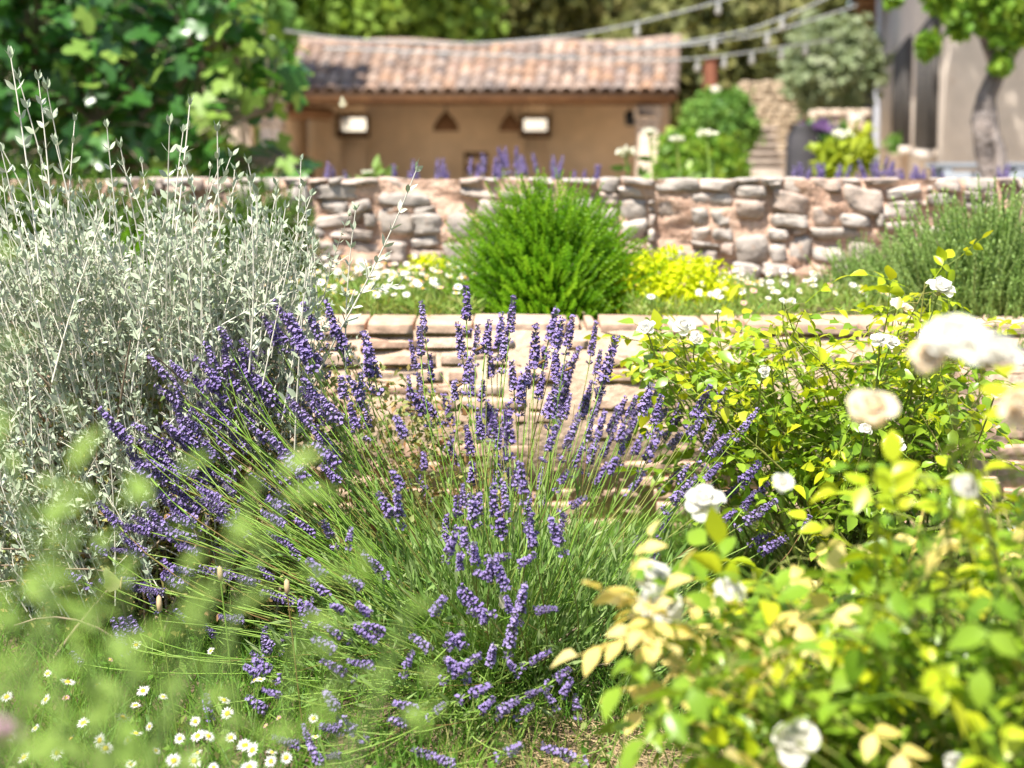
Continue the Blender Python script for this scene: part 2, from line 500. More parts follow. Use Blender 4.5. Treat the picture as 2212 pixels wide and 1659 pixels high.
def fig_leaf():
    ang = np.radians([-150, -128, -100, -78, -62, -42, -24, -12, 0, 12, 24, 42, 62, 78, 100, 128, 150])
    r = np.array([.30, .42, .40, .58, .50, .34, .55, .70, .74, .70, .55, .34, .50, .58, .40, .42, .30])
    v = [(0, 0, .30)]
    for a, q in zip(ang, r):
        x = math.sin(a) * q
        v.append((x, -0.22 * q * q + 0.10 * abs(x), .30 + math.cos(a) * q))
    f = [(0, i, i + 1) for i in range(1, len(ang))]
    return T(v, f)


FIG = fig_leaf()


# ------------------------------------------------------------------ setting: ground, beds
def sheet(name, x0, x1, y0, y1, zf, nx, ny, m):
    gx, gy = np.meshgrid(np.linspace(x0, x1, nx), np.linspace(y0, y1, ny), indexing='ij')
    z = zf(gx, gy)
    v = np.stack((gx, gy, z), -1).reshape(-1, 3)
    f = [(i * ny + j, (i + 1) * ny + j, (i + 1) * ny + j + 1, i * ny + j + 1) for i in range(nx - 1) for j in range(ny - 1)]
    o = part(name, T(v, f), m, smooth=True)
    o['kind'] = 'structure'
    return o


Y_LOW, Y_UP = 3.60, 4.90           # faces of the two walls
Z_LOW = P(512, 320, Y_LOW)[2]      # top of the lower terrace wall
Z_UP = P(512, 178, Y_UP)[2]        # top of the upper wall
BED = Z_LOW - 0.03
sheet('ground', -900, 900, -60, 1500, lambda x, y: 0 * x - 0.42, 13, 13, m_ground)
sheet('garden_soil', -6, 6, -2.0, Y_LOW + .05, lambda x, y: 0.012 * np.sin(x * 9 + y * 4) + 0.008 * np.sin(y * 17 - x * 5), 90, 50, m_soil)
sheet('raised_bed', -6, 6, Y_LOW + .05, Y_UP + .1, lambda x, y: BED + 0.01 * np.sin(x * 8) * np.cos(y * 7), 60, 20, m_bed)
sheet('bounce_ground', -14, 16, 8.3, 46, lambda x, y: 0 * x - .405, 12, 12, M('bounce_gravel', [(0.50, 0.41, 0.31), (0.60, 0.50, 0.38)], .95, src=2.0, noise=(20, .2), bump=(30, .5, .02)))  # unseen pale gravel, added to bounce light onto house and shed
sheet('upper_bed', -6, 6, Y_UP + .12, Y_UP + 3.2, lambda x, y: 0.42 + 0.01 * np.sin(x * 8) * np.cos(y * 7), 40, 20, m_bed)


# ------------------------------------------------------------------ stones
def stone_mesh(name, seed, m, n=5, sq=0.55, rough=0.12):
    """rounded irregular block inside a unit cube (-.5..5)"""
    r = np.random.default_rng(seed)
    vs_, fs = [], []
    idx = {}
    g = np.linspace(-1, 1, n)
    def vid(p):
        k = tuple(np.round(p, 4))
        if k not in idx:
            idx[k] = len(vs_); vs_.append(k)
        return idx[k]
    for ax in range(3):
        for s in (-1, 1):
            for i in range(n - 1):
                for j in range(n - 1):
                    q = []
                    for (a, b) in ((i, j), (i + 1, j), (i + 1, j + 1), (i, j + 1)):
                        p = [0, 0, 0]; p[ax] = s; p[(ax + 1) % 3] = g[a]; p[(ax + 2) % 3] = g[b]
                        q.append(vid(p))
                    fs.append(q if s > 0 else q[::-1])
    v = np.array(vs_)
    L = np.linalg.norm(v, axis=1, keepdims=True)
    v = v * ((1 - sq) + sq * (1.0 / L) * 1.12)
    w = r.normal(size=(6, 3)) * 1.6
    ph = r.random(6) * 6
    d = sum(np.sin(v @ w[i] + ph[i]) for i in range(6)) / 6
    v = v * (1 + rough * 1.6 * d[:, None]) + r.normal(size=v.shape) * rough * 0.22
    v = np.clip(v, -1.06, 1.06) * 0.5
    return mesh(name, T(v, fs), m, smooth=True)


STONES = [stone_mesh('stone', 40 + i, m_stone, 6, 0.46, 0.22) for i in range(14)]
BRICKS = [stone_mesh('stone_slab', 70 + i, m_brick, 5, 0.025, 0.045) for i in range(8)]
BRICK_CH = []
for b_ in BRICKS:
    v_ = np.empty(len(b_.vertices) * 3); b_.vertices.foreach_get('co', v_)
    BRICK_CH.append(T(v_.reshape(-1, 3), [tuple(p.vertices) for p in b_.polygons]))

# upper rubble wall: rectangles of mixed size packed on a grid
uw = thing('rubble_wall', (0, Y_UP + .15, BED), 'rough grey and pink rubble stone wall behind the flower bed', 'stone wall')
X0, X1 = -1.82, 1.86
part('mortar', [box(X1 - X0, .22, Z_UP - BED + .03, ((X0 + X1) / 2, Y_UP + .18, (Z_UP + BED) / 2 - .03))], m_mortar, uw)
ax_, az_ = np.meshgrid(np.linspace(X0, X1, 260), np.linspace(BED - .05, Z_UP - .004, 26), indexing='ij')
ay_ = Y_UP - .003 + .010 * np.sin(ax_ * 31 + 3 * np.sin(az_ * 40)) * np.cos(az_ * 47 + ax_ * 9) + .012 * np.sin(ax_ * 13 + az_ * 21) + rng.normal(size=ax_.shape) * .002
part('pointing', T(np.stack((ax_, ay_, az_), -1).reshape(-1, 3), [(i * 26 + j, (i + 1) * 26 + j, (i + 1) * 26 + j + 1, i * 26 + j + 1) for i in range(259) for j in range(25)]), m_mortar, uw, smooth=True)
cell = 0.0235
X0 = -1.36
rows_ = int(round((Z_UP - BED) / cell)) + 1
cols_ = int((X1 - X0) / cell)
occ = np.zeros((cols_, rows_), bool)
sr = np.random.default_rng(5)
# cap row
c = 0
count = 0
def add_stone(i, k, w, h):
    global count
    x = X0 + (i + w / 2) * cell
    z = Z_UP - (k + h / 2) * cell
    prot = sr.uniform(0.0, 0.03)
    sx, sz = w * cell * sr.uniform(.84, 1.08), h * cell * sr.uniform(.82, 1.1)
    a = sr.normal() * .13 if k else sr.normal() * .05
    R = np.array(Matrix.Rotation(a, 3, 'Y') @ Matrix.Rotation(sr.choice((0, PI)), 3, 'Z'))
    place('stone', STONES[sr.integers(14)], uw, R, (x, Y_UP + .06 - prot, z), (sx, .14, sz)); count += 1
while c < cols_:
    w = min(int(sr.integers(2, 7)), cols_ - c)
    h = 2 if sr.random() < .45 else 1
    for q in range(c, c + w): occ[q, :h] = True
    if sr.random() < .96:
        add_stone(c, 0, w, h)
    c += w
for k in range(1, rows_):
    c = 0
    while c < cols_:
        if occ[c, k]:
            c += 1; continue
        w = 1
        mw = int(sr.choice((3, 4, 5, 6, 7, 8), p=(.16, .22, .24, .18, .12, .08)))
        while w < mw and c + w < cols_ and not occ[c + w, k]:
            w += 1
        h = int(sr.choice((1, 2, 3, 4), p=(.16, .38, .32, .14)))
        if w >= 5 and h < 2: h = 2
        if w <= 2: h = min(h, 2)
        hh = 1
        while hh < h and k + hh < rows_ and not occ[c:c + w, k + hh].any():
            hh += 1
        occ[c:c + w, k:k + hh] = True
        if sr.random() < (.9 if w > 1 else .6) and count < 299:
            add_stone(c, k, w, hh)
        c += w

# lower terrace wall: thin coursed slabs
lw = thing('terrace_wall', (0, Y_LOW + .15, 0), 'low terrace wall of thin pinkish sandstone courses behind the lavender', 'stone wall')
X0, X1 = -1.85, 2.0
part('joint_core', [box(5.2, .22, Z_LOW - .02, (.1, Y_LOW + .0938, (Z_LOW - .02) / 2 - .004))], m_joint, lw)
z = Z_LOW
nc = 0
far_slabs = []
kk = 0
while z > 0.0:
    h = 0.04 if kk == 0 else sr.uniform(.029, .047)
    x = X0 - sr.uniform(0, .1)
    while x < X1:
        w = sr.uniform(.05, .17) if kk else sr.uniform(.07, .17)
        if kk == 0 and .10 < x < .2:
            w = .035
        if z > .0:
            R = np.array(Matrix.Rotation(sr.normal() * .012, 3, 'Y') @ Matrix.Rotation(sr.choice((0, PI)), 3, 'Z'))
            hh = h * sr.uniform(.80, 1.0)
            ctr = np.array((x + w / 2, Y_LOW + .06 - sr.uniform(-.002, .0045), z - h / 2)); dim = np.array((w - sr.uniform(.006, .016), .15, hh)); kb = sr.integers(8)
            if nc < 298 and -.62 < x < 1.34:
                place('stone_slab', BRICKS[kb], lw, R, ctr, dim); nc += 1
            else:
                c_ = dict(BRICK_CH[kb]); c_['v'] = c_['v'] * dim; far_slabs.append(xf(c_, R, ctr))
        x += w
    z -= h
    kk += 1
part('stone_slabs', far_slabs, m_brick, lw, 'stuff')


# ------------------------------------------------------------------ foliage makers
def crown_chunk(c, r, nclump, per, size, tmpl=CARD, clump=0.35, fill=0.55, mi=0, up=0.5, tintbias=None):
    """leaf faces gathered in clumps spread through an ellipsoid"""
    d = rand_dir(nclump)
    rad = fill + (1 - fill) * rng.random(nclump) ** 0.6
    lump = 1 + 0.16 * np.sin(d[:, 0] * 5 + 1) * np.sin(d[:, 1] * 4 + d[:, 2] * 5)
    cc = np.asarray(c) + d * (rad * lump)[:, None] * np.asarray(r)
    cs = clump * np.mean(r) * rng.uniform(.5, 1.2, nclump)
    p = np.repeat(cc, per, 0) + rng.normal(size=(nclump * per, 3)) * np.repeat(cs, per)[:, None] * .55
    n = nrm(rand_dir(len(p), up) + np.repeat(d, per, 0) * .6)
    dd = rand_dir(len(p))
    dd[:, 2] -= .3
    base = np.repeat(rng.random(nclump), per)
    ti = np.clip(base * .65 + rng.random(len(p)) * .4, 0, 1)
    return inst(tmpl, frames(dd, n), p, size * rng.uniform(.6, 1.3, len(p)), ti, mi)


def trunk_chunk(base, top, r0, r1, k=8, wob=.05, sides=9, mi=0):
    t = np.linspace(0, 1, k)
    p = np.asarray(base)[None] * (1 - t)[:, None] + np.asarray(top)[None] * t[:, None]
    p[1:-1] += rng.normal(size=(k - 2, 3)) * wob * np.array((1, 1, .2))
    return tubes(p, r0 + (r1 - r0) * t, sides, mi)


def sprig_t(n=22, w=0.07, ln=0.16, ang=0.9):
    """unit-high sprig: axis with narrow leaves all round"""
    a = np.arange(n) * 2.4
    z = np.linspace(.08, 1.0, n)
    s = ln * (1.1 - .55 * z)
    out = np.stack((np.cos(a) * math.sin(ang), np.sin(a) * math.sin(ang), np.full(n, math.cos(ang))), -1)
    L = inst(T([(-.5, 0, .3), (0, 0, 0), (.5, 0, .4), (0, .1, 1)], [(1, 2, 3, 0)]), frames(out, np.tile((0, 0, 1.0), (n, 1))),
             np.stack((0 * z, 0 * z, z), -1), np.stack((np.full(n, w), s, s), -1), np.zeros(n))
    ax = tubes(np.array([(0, 0, 0), (0.01, 0, .5), (0, 0, 1.0)]), [.018, .014, .006], 3, 0, np.zeros(1))
    return join(L, ax)


SPRIG = sprig_t()
SPRIG_L = sprig_t(34, .03, .085, .8)


def sprig_bush(name, label, root, r, n, length, mat, tmpl=SPRIG, spread=1.0, cat='shrub', lean=(0, 0), group=None, wth=1.0, jag=.25):
    o = thing(name, root, label, cat, group)
    d = rand_dir(n * 2, .5)
    d = d[d[:, 2] > -.05][:n]
    n = len(d)
    rad = .35 + .65 * rng.random(n) ** .45
    rad *= 1 + jag * (rng.random(n) - .6)
    p = np.asarray(root) + d * rad[:, None] * np.asarray(r)
    g = nrm(d * np.array((spread, spread, .5)) + np.array((lean[0], lean[1], .75)) + rng.normal(size=(n, 3)) * .18)
    L = length * rng.uniform(.6, 1.25, n)
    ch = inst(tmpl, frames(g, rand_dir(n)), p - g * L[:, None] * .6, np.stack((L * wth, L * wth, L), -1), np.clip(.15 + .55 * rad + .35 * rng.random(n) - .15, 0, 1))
    part('foliage', ch, mat, o, 'stuff')
    m = 26
    ends = p[rng.integers(0, n, m)]
    st = np.asarray(root) + rng.normal(size=(m, 3)) * np.array((.05, .05, 0)) * r[0] - np.array((0, 0, .03))
    part('stems', tubes(bez(st, (st + ends) / 2 + np.array((0, 0, .05)), ends, 5), [.007, .006, .005, .004, .002], 4), m_twig, o, 'stuff')
    return o


# ------------------------------------------------------------------ lavender spike meshes
SPCH = []
def spike_mesh(seed, whorls=8, length=.052, gap=True, fat=1.0):
    r = np.random.default_rng(seed)
    chunks = []
    cal = lathe([(.55, 0), (1.0, .45), (.75, 1.0)], 4)
    cal = xf(cal, None); cal['v'] = cal['v'] * np.array((.00112, .00112, .0058))
    pet = T([(-.35, 0, 0), (.35, 0, 0), (.55, -.25, .7), (0, -.35, 1.0), (-.55, -.25, .7)], [(0, 1, 2, 3, 4)], [1])
    zs = list(np.linspace(0, length, int(whorls * 1.3)))
    if gap:
        zs = [-.014 - r.random() * .006] + zs
    for wi, z in enumerate(zs):
        t = max(z, 0) / length
        ring = r.integers(10, 13) if t < .75 else 7
        rad = .0029 * (1 - .5 * t) * fat
        for q in range(ring):
            a = q * 2 * PI / ring + r.random() * .6
            el = r.uniform(.35, 1.0) + .3 * t
            d = np.array((math.cos(a) * math.cos(el), math.sin(a) * math.cos(el), math.sin(el)))
            R = frames(d, (0, 0, 1.0))[0]
            b = np.array((math.cos(a) * rad, math.sin(a) * rad, z + r.normal() * .0019))
            s = r.uniform(.85, 1.2) * (1 - .25 * t) * fat
            c_ = xf(cal, R, b, s); c_['tint'] = np.full(len(c_['v']), r.random())
            chunks.append(c_)
            if r.random() < .5:
                tip = b + d * .0055 * s
                ti = r.random()
                for w in range(4):
                    aa = w * PI / 2 + r.random() * .5
                    dd = R @ np.array((math.cos(aa) * .85, math.sin(aa) * .85, .45))
                    c_ = xf(pet, frames(dd, R[:, 2])[0], tip, r.uniform(.0018, .0030) * fat)
                    c_['tint'] = np.full(len(c_['v']), ti)
                    chunks.append(c_)
    chunks.append(tubes(np.array([(0, 0, -.03), (0, 0, 0), (0, 0, length)]), [.0009, .0009, .0006], 4, 2, np.array([.4])))
    SPCH.append(join(*chunks))
    return mesh('flower_spike', chunks, [m_calyx, m_corol, m_stalk])


SPIKES = [spike_mesh(100 + i, w, l, g, f) for i, (w, l, g, f) in enumerate(
    [(11, .046, True, .92), (12, .052, True, .95), (9, .038, False, .95), (13, .060, True, .95), (8, .030, False, .9), (11, .044, False, 1.0), (12, .056, True, 1.0), (6, .024, True, .85)])]
SPLEN = np.array([.046, .052, .038, .060, .030, .044, .056, .024])

# ------------------------------------------------------------------ central lavender
ROOT = np.array((P(505, 680, 2.60)[0], 2.60, 0.0))


def conv(lst, ox, oy, k):
    return [(ox + a * k, oy + b * k, ox + c * k, oy + d * k) for (a, b, c, d) in lst]


SA = conv([(1185,110,1185,320),(1465,165,1440,390),(915,200,935,385),(1130,320,1160,540),(905,340,915,530),(1250,335,1240,525),(1320,315,1295,505),
 (1395,255,1375,480),(1720,235,1670,440),(1755,280,1710,480),(1820,270,1780,475),(1955,320,1920,525),(2085,375,1990,680),(1595,335,1585,600),
 (1420,360,1400,560),(1860,460,1770,670),(1980,490,1950,640),(575,380,640,660),(590,470,605,655),(850,425,880,600),(965,510,975,680),(1215,510,1175,690),
 (1450,550,1465,730),(1320,500,1330,650),(1110,650,1115,785),(1225,590,1210,770),(1285,660,1270,800),(1715,490,1710,665),(1650,460,1640,600),
 (1520,600,1500,810),(1550,570,1540,720),(840,640,850,820),(900,620,910,740),(835,700,930,880),(900,740,1005,890),(1045,745,1100,940),(755,870,820,1010),
 (1250,860,1270,1020),(1180,930,1210,1110),(1360,840,1330,1010),(1430,800,1440,1060),(1380,940,1370,1080),(1720,660,1680,900),(1750,690,1720,900),
 (1800,750,1760,900),(1735,915,1660,1090),(1925,670,1890,830),(1930,860,1905,1035),(2010,830,1960,1010),(2090,820,2035,985),(1960,1010,1905,1170),
 (2120,890,2090,1040),(2190,760,2140,890),(2110,1020,2100,1115),(1850,870,1770,1080),(2080,1110,2030,1220),(1110,970,1070,1110),(930,1130,935,1200),
 (730,1190,800,1310),(840,1250,845,1330),(760,1280,790,1490),(660,1330,740,1480),(335,990,430,1170),(210,205,320,430),(110,245,250,540),(350,185,410,410),
 (400,330,465,480),(0,330,80,470),(440,640,460,780),(320,770,440,900),(465,860,460,950),(560,620,560,840),(490,800,530,960),(300,810,310,940),
 (600,850,600,960),(10,990,200,1230),(100,1080,180,1220),(1410,1060,1420,1260),(1370,1100,1360,1330),(1500,1150,1460,1310),(1220,1140,1215,1280),
 (1160,1280,1170,1420),(1130,1350,1135,1480),(1210,1330,1220,1500),(1260,1330,1250,1460),(1340,1270,1350,1480),(1400,1250,1420,1450),(1070,1450,1060,1620),
 (1160,1540,1170,1650),(1380,1440,1390,1600),(1560,1330,1540,1480),(1570,1440,1550,1580),(1770,1460,1710,1640),(1785,1200,1740,1280),(1640,1390,1625,1430),
 (1900,1360,1800,1420),(1610,1560,1550,1659),(340,1490,380,1600),(500,1530,490,1620),(1640,620,1610,780),(1690,740,1650,880)], 576, 576, .3646)
SB = conv([(1425,560,1490,700),(1560,640,1640,760),(1660,620,1720,850),(1695,480,1800,680),(1850,440,1990,760),(960,750,1090,900),(1100,790,1210,900),
 (1500,790,1740,980),(1520,760,1700,960),(1300,890,1400,980),(1350,930,1480,1050),(1030,970,1190,1050),(1390,770,1420,860),(1610,990,1710,1160),
 (1130,1060,1200,1230),(1210,1080,1370,1200),(640,1090,800,1260),(850,1190,950,1240),(1380,1210,1500,1420),(1480,1250,1610,1370),(960,1260,1130,1350),
 (820,1350,940,1500),(940,1430,1070,1500),(1170,1320,1270,1440),(1250,1390,1380,1540),(1720,1250,1900,1440),(1870,1400,1950,1520),(1600,1510,1760,1640),
 (1440,1580,1520,1650),(1090,1580,1200,1640),(1240,1540,1330,1640),(2090,1250,2200,1400),(2070,1010,2200,1180),(990,1310,1100,1450),(1560,700,1620,860),
 (1330,650,1380,800),(1450,690,1480,850),(1100,880,1180,1010),(700,1200,830,1300),(1060,1180,1160,1280),(1150,1210,1260,1330),(1300,1280,1400,1420),
 (900,1300,1030,1400),(1050,1400,1160,1520),(1350,820,1420,960),(1230,850,1330,1000),(1400,1040,1500,1160),(1560,1080,1640,1200),(1100,1250,1230,1350)], 0, 518, .3333)
SC = conv([(820,130,1010,340),(900,80,1130,230),(870,30,1000,130),(560,120,680,260),(700,330,830,420),(530,360,610,430),(920,540,1060,610),(930,450,1020,560),
 (370,520,460,580),(580,580,650,620),(640,790,720,960),(690,780,740,900),(740,780,800,880),(1170,830,1240,900),(1840,220,1910,330),(2070,400,2190,520),
 (1640,330,1720,450),(1480,490,1570,570),(1770,560,1880,660),(1720,680,1750,780),(1800,670,1770,760),(1520,840,1540,1000),(1610,930,1690,880),
 (1440,990,1560,1080),(1180,1220,1200,1320),(1420,1250,1530,1330),(1860,1200,1940,1310),(1840,1420,1960,1440),(1760,1450,1800,1560),(1790,1540,1850,1640),
 (1560,1480,1720,1530),(1870,1600,1960,1580),(1500,900,1580,960),(980,180,1120,260),(660,850,700,950),(420,1000,470,1060),(1000,740,1060,800),(850,640,890,720)], 0, 1037, .375)
SD = conv([(990,420,1070,620),(800,600,930,740),(740,640,650,770),(930,720,940,830),(1190,560,1150,760),(1140,700,1090,960),(510,880,630,980),(540,960,500,1070),
 (830,870,730,970),(950,990,760,1120),(1000,960,980,1060),(1080,1030,1120,1090),(1350,970,1210,1050),(1470,1110,1400,1240),(1290,1200,1340,1280),
 (1470,1230,1480,1320),(1020,1240,930,1330),(1160,1250,1020,1350),(1230,1290,1170,1340),(720,1290,660,1340),(400,1270,560,1330),(380,1370,500,1410),
 (520,1550,640,1590),(640,1580,770,1640),(1250,1520,1460,1600),(20,1200,90,1320),(0,1420,90,1440),(1060,640,1100,760),(780,620,860,720),(880,330,900,480),(800,390,810,510),(830,260,840,390)], 691, 1037, .375)
SE = conv([(330,640,275,800),(420,745,340,880),(490,730,440,850),(260,700,220,800),(165,755,120,890),(630,650,540,820),(705,655,600,820),(600,800,520,910),
 (875,765,780,890),(650,830,600,950),(740,890,620,1010),(760,930,640,1050),(680,1050,600,1130),(560,1110,430,1250),(885,1040,780,1150),(920,1130,860,1240),
 (860,1180,790,1280),(970,1230,800,1350),(760,1280,690,1340),(1130,1320,1100,1380),(1020,1420,880,1500),(950,1400,850,1450),(380,700,340,850),
 (380,870,300,1040),(520,1040,470,1140),(430,1290,380,1390),(380,1480,310,1560),(280,900,240,1000),(900,1400,850,1440),(700,900,640,1000)], 1267, 553, .427)
SPK = [(s, 0) for s in SA] + [(s, 0) for s in SB] + [(s, 1) for s in SC] + [(s, 2) for s in SD] + [(s, 0) for s in SE]
fr = np.random.default_rng(21)
while len(SPK) < 296:                       # more of the same along the crowded left flank and behind
    if fr.random() < .72:
        a = fr.uniform(math.radians(14), math.radians(62)); L = fr.uniform(560, 860)
        tx, ty = 1060 - math.cos(a) * L, 1340 - math.sin(a) * L
        if tx < 230: continue
        ln = fr.uniform(50, 85)
        SPK.append(((tx, ty, tx + math.cos(a) * ln, ty + math.sin(a) * ln), 3))
    else:
        a = fr.uniform(math.radians(40), math.radians(150)); L = fr.uniform(380, 640)
        tx, ty = 1090 + math.cos(a) * L * 1.1, 1400 - math.sin(a) * L
        ln = fr.uniform(45, 75)
        SPK.append(((tx, ty, tx - math.cos(a) * ln, ty + math.sin(a) * ln), 4))

NPART = 296
while len(SPK) < 395:                       # the crowd between and behind them
    q = fr.random()
    if q < .52:
        a = fr.uniform(math.radians(6), math.radians(58)); L = fr.uniform(500, 860)
        tx, ty = 1060 - math.cos(a) * L + fr.normal() * 40, 1370 - math.sin(a) * L * .95 + fr.normal() * 40
        if tx < 190: continue
        ln = fr.uniform(48, 85); fl_ = 3 if ty < 1050 else 1
    elif q < .55:
        a = math.radians(90 + fr.normal() * 12); L = fr.uniform(200, 430)
        tx, ty = 1085 + math.cos(a) * L, 1400 - L; ln = fr.uniform(50, 80); fl_ = 2
    elif q < .86:
        tx, ty = fr.uniform(480, 1280), fr.uniform(1180, 1640); a = math.atan2(1450 - ty + 60, (1080 - tx) or 1); ln = fr.uniform(35, 65); fl_ = 2
        a = fr.uniform(.1, .9) if tx < 1060 else PI - fr.uniform(.1, .9)
    else:
        a = fr.uniform(math.radians(96), math.radians(150)); L = fr.uniform(450, 680)
        tx, ty = 1090 - math.cos(a) * L * 1.05, 1400 - math.sin(a) * L; ln = fr.uniform(45, 75); fl_ = 4
    SPK.append(((tx, ty, tx + math.cos(a) * ln, ty + abs(math.sin(a)) * ln), fl_))

lav = thing('lavender_bush', ROOT, 'large lavender bush with violet flower spikes fanning out on the grass', 'lavender')
bases, dirs_end = [], []
crowd = []
for (x1, y1, x2, y2), flag in SPK:
    L = fr.uniform(.50, .62)
    d = ray(x2 * K, y2 * K); dn = d / np.linalg.norm(d)
    w = ROOT + np.array((0, 0, .12)) - CAMP
    tc = w @ dn
    dmin = np.linalg.norm(w - dn * tc)
    off = math.sqrt(max(0, L * L - dmin * dmin))
    if flag == 0:
        sgn = -1 if (y2 > 930 and abs(x2 - 1080) < 330 and fr.random() < .7) else fr.choice((-.5, .1, .6))
        off = min(off, .42)
    elif flag == 1: sgn = fr.choice((-.9, -.5, -.2)); off = min(off, .36)
    elif flag == 2: sgn = -1; off = min(off, .46)
    elif flag == 3: sgn = fr.uniform(-.8, .9)
    else: sgn = fr.uniform(.5, 1.0)
    pb = CAMP + dn * (tc + sgn * off)
    Lpx = math.hypot(x1 - x2, y1 - y2) * K * pb[1] / F_PX
    # spike base and tip in space; low outer flowers tilt towards the viewer's side a little
    fore = fr.normal() * .25
    pt = Q(x1, y1, pb[1] + (fore - (.35 if flag == 2 else 0)) * Lpx)
    if pb[2] < .05:
        s_ = (H_EYE - .06) / (H_EYE - pb[2]); pb2 = CAMP + (pb - CAMP) * s_; pt = pt + (pb2 - pb); pb = pb2
    dr = nrm(pt - pb)
    k = int(np.argmin(np.abs(SPLEN + fr.normal(size=8) * .006 - Lpx * .92)))
    s = float(np.clip(Lpx / (SPLEN[k] + .005), .8, 1.35))
    wid = fr.uniform(1.0, 1.22)
    if len(bases) < NPART:
        place('flower_spike', SPIKES[k], lav, frames(dr, rand_dir(1)[0])[0], pb, (s * wid, s * wid, s))
    else:
        c_ = dict(SPCH[k]); c_['v'] = c_['v'] * np.array((wid, wid, 1.0))
        crowd.append(xf(c_, frames(dr, rand_dir(1)[0])[0], pb, s))
    bases.append(pb); dirs_end.append(dr)
part('flower_spikes', crowd, [m_calyx, m_corol, m_stalk], lav, 'stuff')
bases = np.array(bases); dirs_end = np.array(dirs_end)
n = len(bases)
# stalks: leave the mound in the direction of their flower, then follow the spike's axis
rt = ROOT + np.stack((rng.normal(size=n) * .05, rng.normal(size=n) * .05, np.full(n, .03)), -1)
rt[:, :2] += nrm(bases - ROOT)[:, :2] * .10
Ls = np.linalg.norm(bases - rt, axis=1)
ctl = bases - dirs_end * Ls[:, None] * .42
ctl[:, 2] = np.maximum(ctl[:, 2], .06)
st1 = tubes(bez(rt, ctl, bases, 9), np.linspace(.0012, .0008, 9), 4)
nb = 260                                   # stalks whose flowers are cut, hidden or not open
ii = rng.integers(0, n, nb)
e2 = rt[ii] + (bases[ii] - rt[ii]) * rng.uniform(.5, .95, nb)[:, None] + rng.normal(size=(nb, 3)) * .035
r2 = rt[ii] + rng.normal(size=(nb, 3)) * .05
r2[:, 2] = .04; e2[:, 2] = np.maximum(e2[:, 2], .05)
st2 = tubes(bez(r2, (r2 + e2) / 2 + np.array((0, 0, .03)) + rng.normal(size=(nb, 3)) * .02, e2, 7), np.linspace(.0013, .0006, 7), 3)
part('flower_stalks', [st1, st2], m_stalk, lav, 'stuff')
# narrow leaves along the stalks and the grey-green mound
nl = 900
ii = rng.integers(0, n, nl); t = rng.uniform(.15, .6, nl)[:, None]
pl = rt[ii] * (1 - t) ** 2 + 2 * ctl[ii] * t * (1 - t) + bases[ii] * t ** 2
dl = nrm(nrm(bases[ii] - rt[ii]) + rand_dir(nl) * .55)
lv1 = inst(SLIM, frames(dl, rand_dir(nl)), pl, rng.uniform(.025, .05, nl))
nm = 15000
d = rand_dir(nm, .35); d = d[d[:, 2] > -.02]; nm = len(d)
rr = rng.random(nm) ** .4
pm = ROOT + np.array((0.0, -.05, .02)) + d * rr[:, None] * np.array((.40, .34, .23)) * (1 + .15 * np.sin(d[:, :1] * 9 + d[:, 1:2] * 7))
dm = nrm(d * .8 + np.array((0, 0, .55)) + rng.normal(size=(nm, 3)) * .4)
keep = ~((np.abs(pm[:, 0] - .06) < .10) & (pm[:, 1] < 2.40) & (pm[:, 2] < .10))
pm, dm, nm = pm[keep], dm[keep], keep.sum()
lv2 = inst(SLIM, frames(dm, rand_dir(nm)), pm, rng.uniform(.02, .048, nm))
part('leaves', [lv1, lv2], m_mound, lav, 'stuff')
nt_ = 40
e = ROOT + nrm(rand_dir(nt_, .6)) * np.array((.28, .24, .16))
part('woody_stems', tubes(bez(np.tile(ROOT, (nt_, 1)), ROOT + (e - ROOT) * .5 + np.array((0, 0, -.02)), e, 5), np.linspace(.006, .002, 5), 5), m_twig, lav, 'stuff')

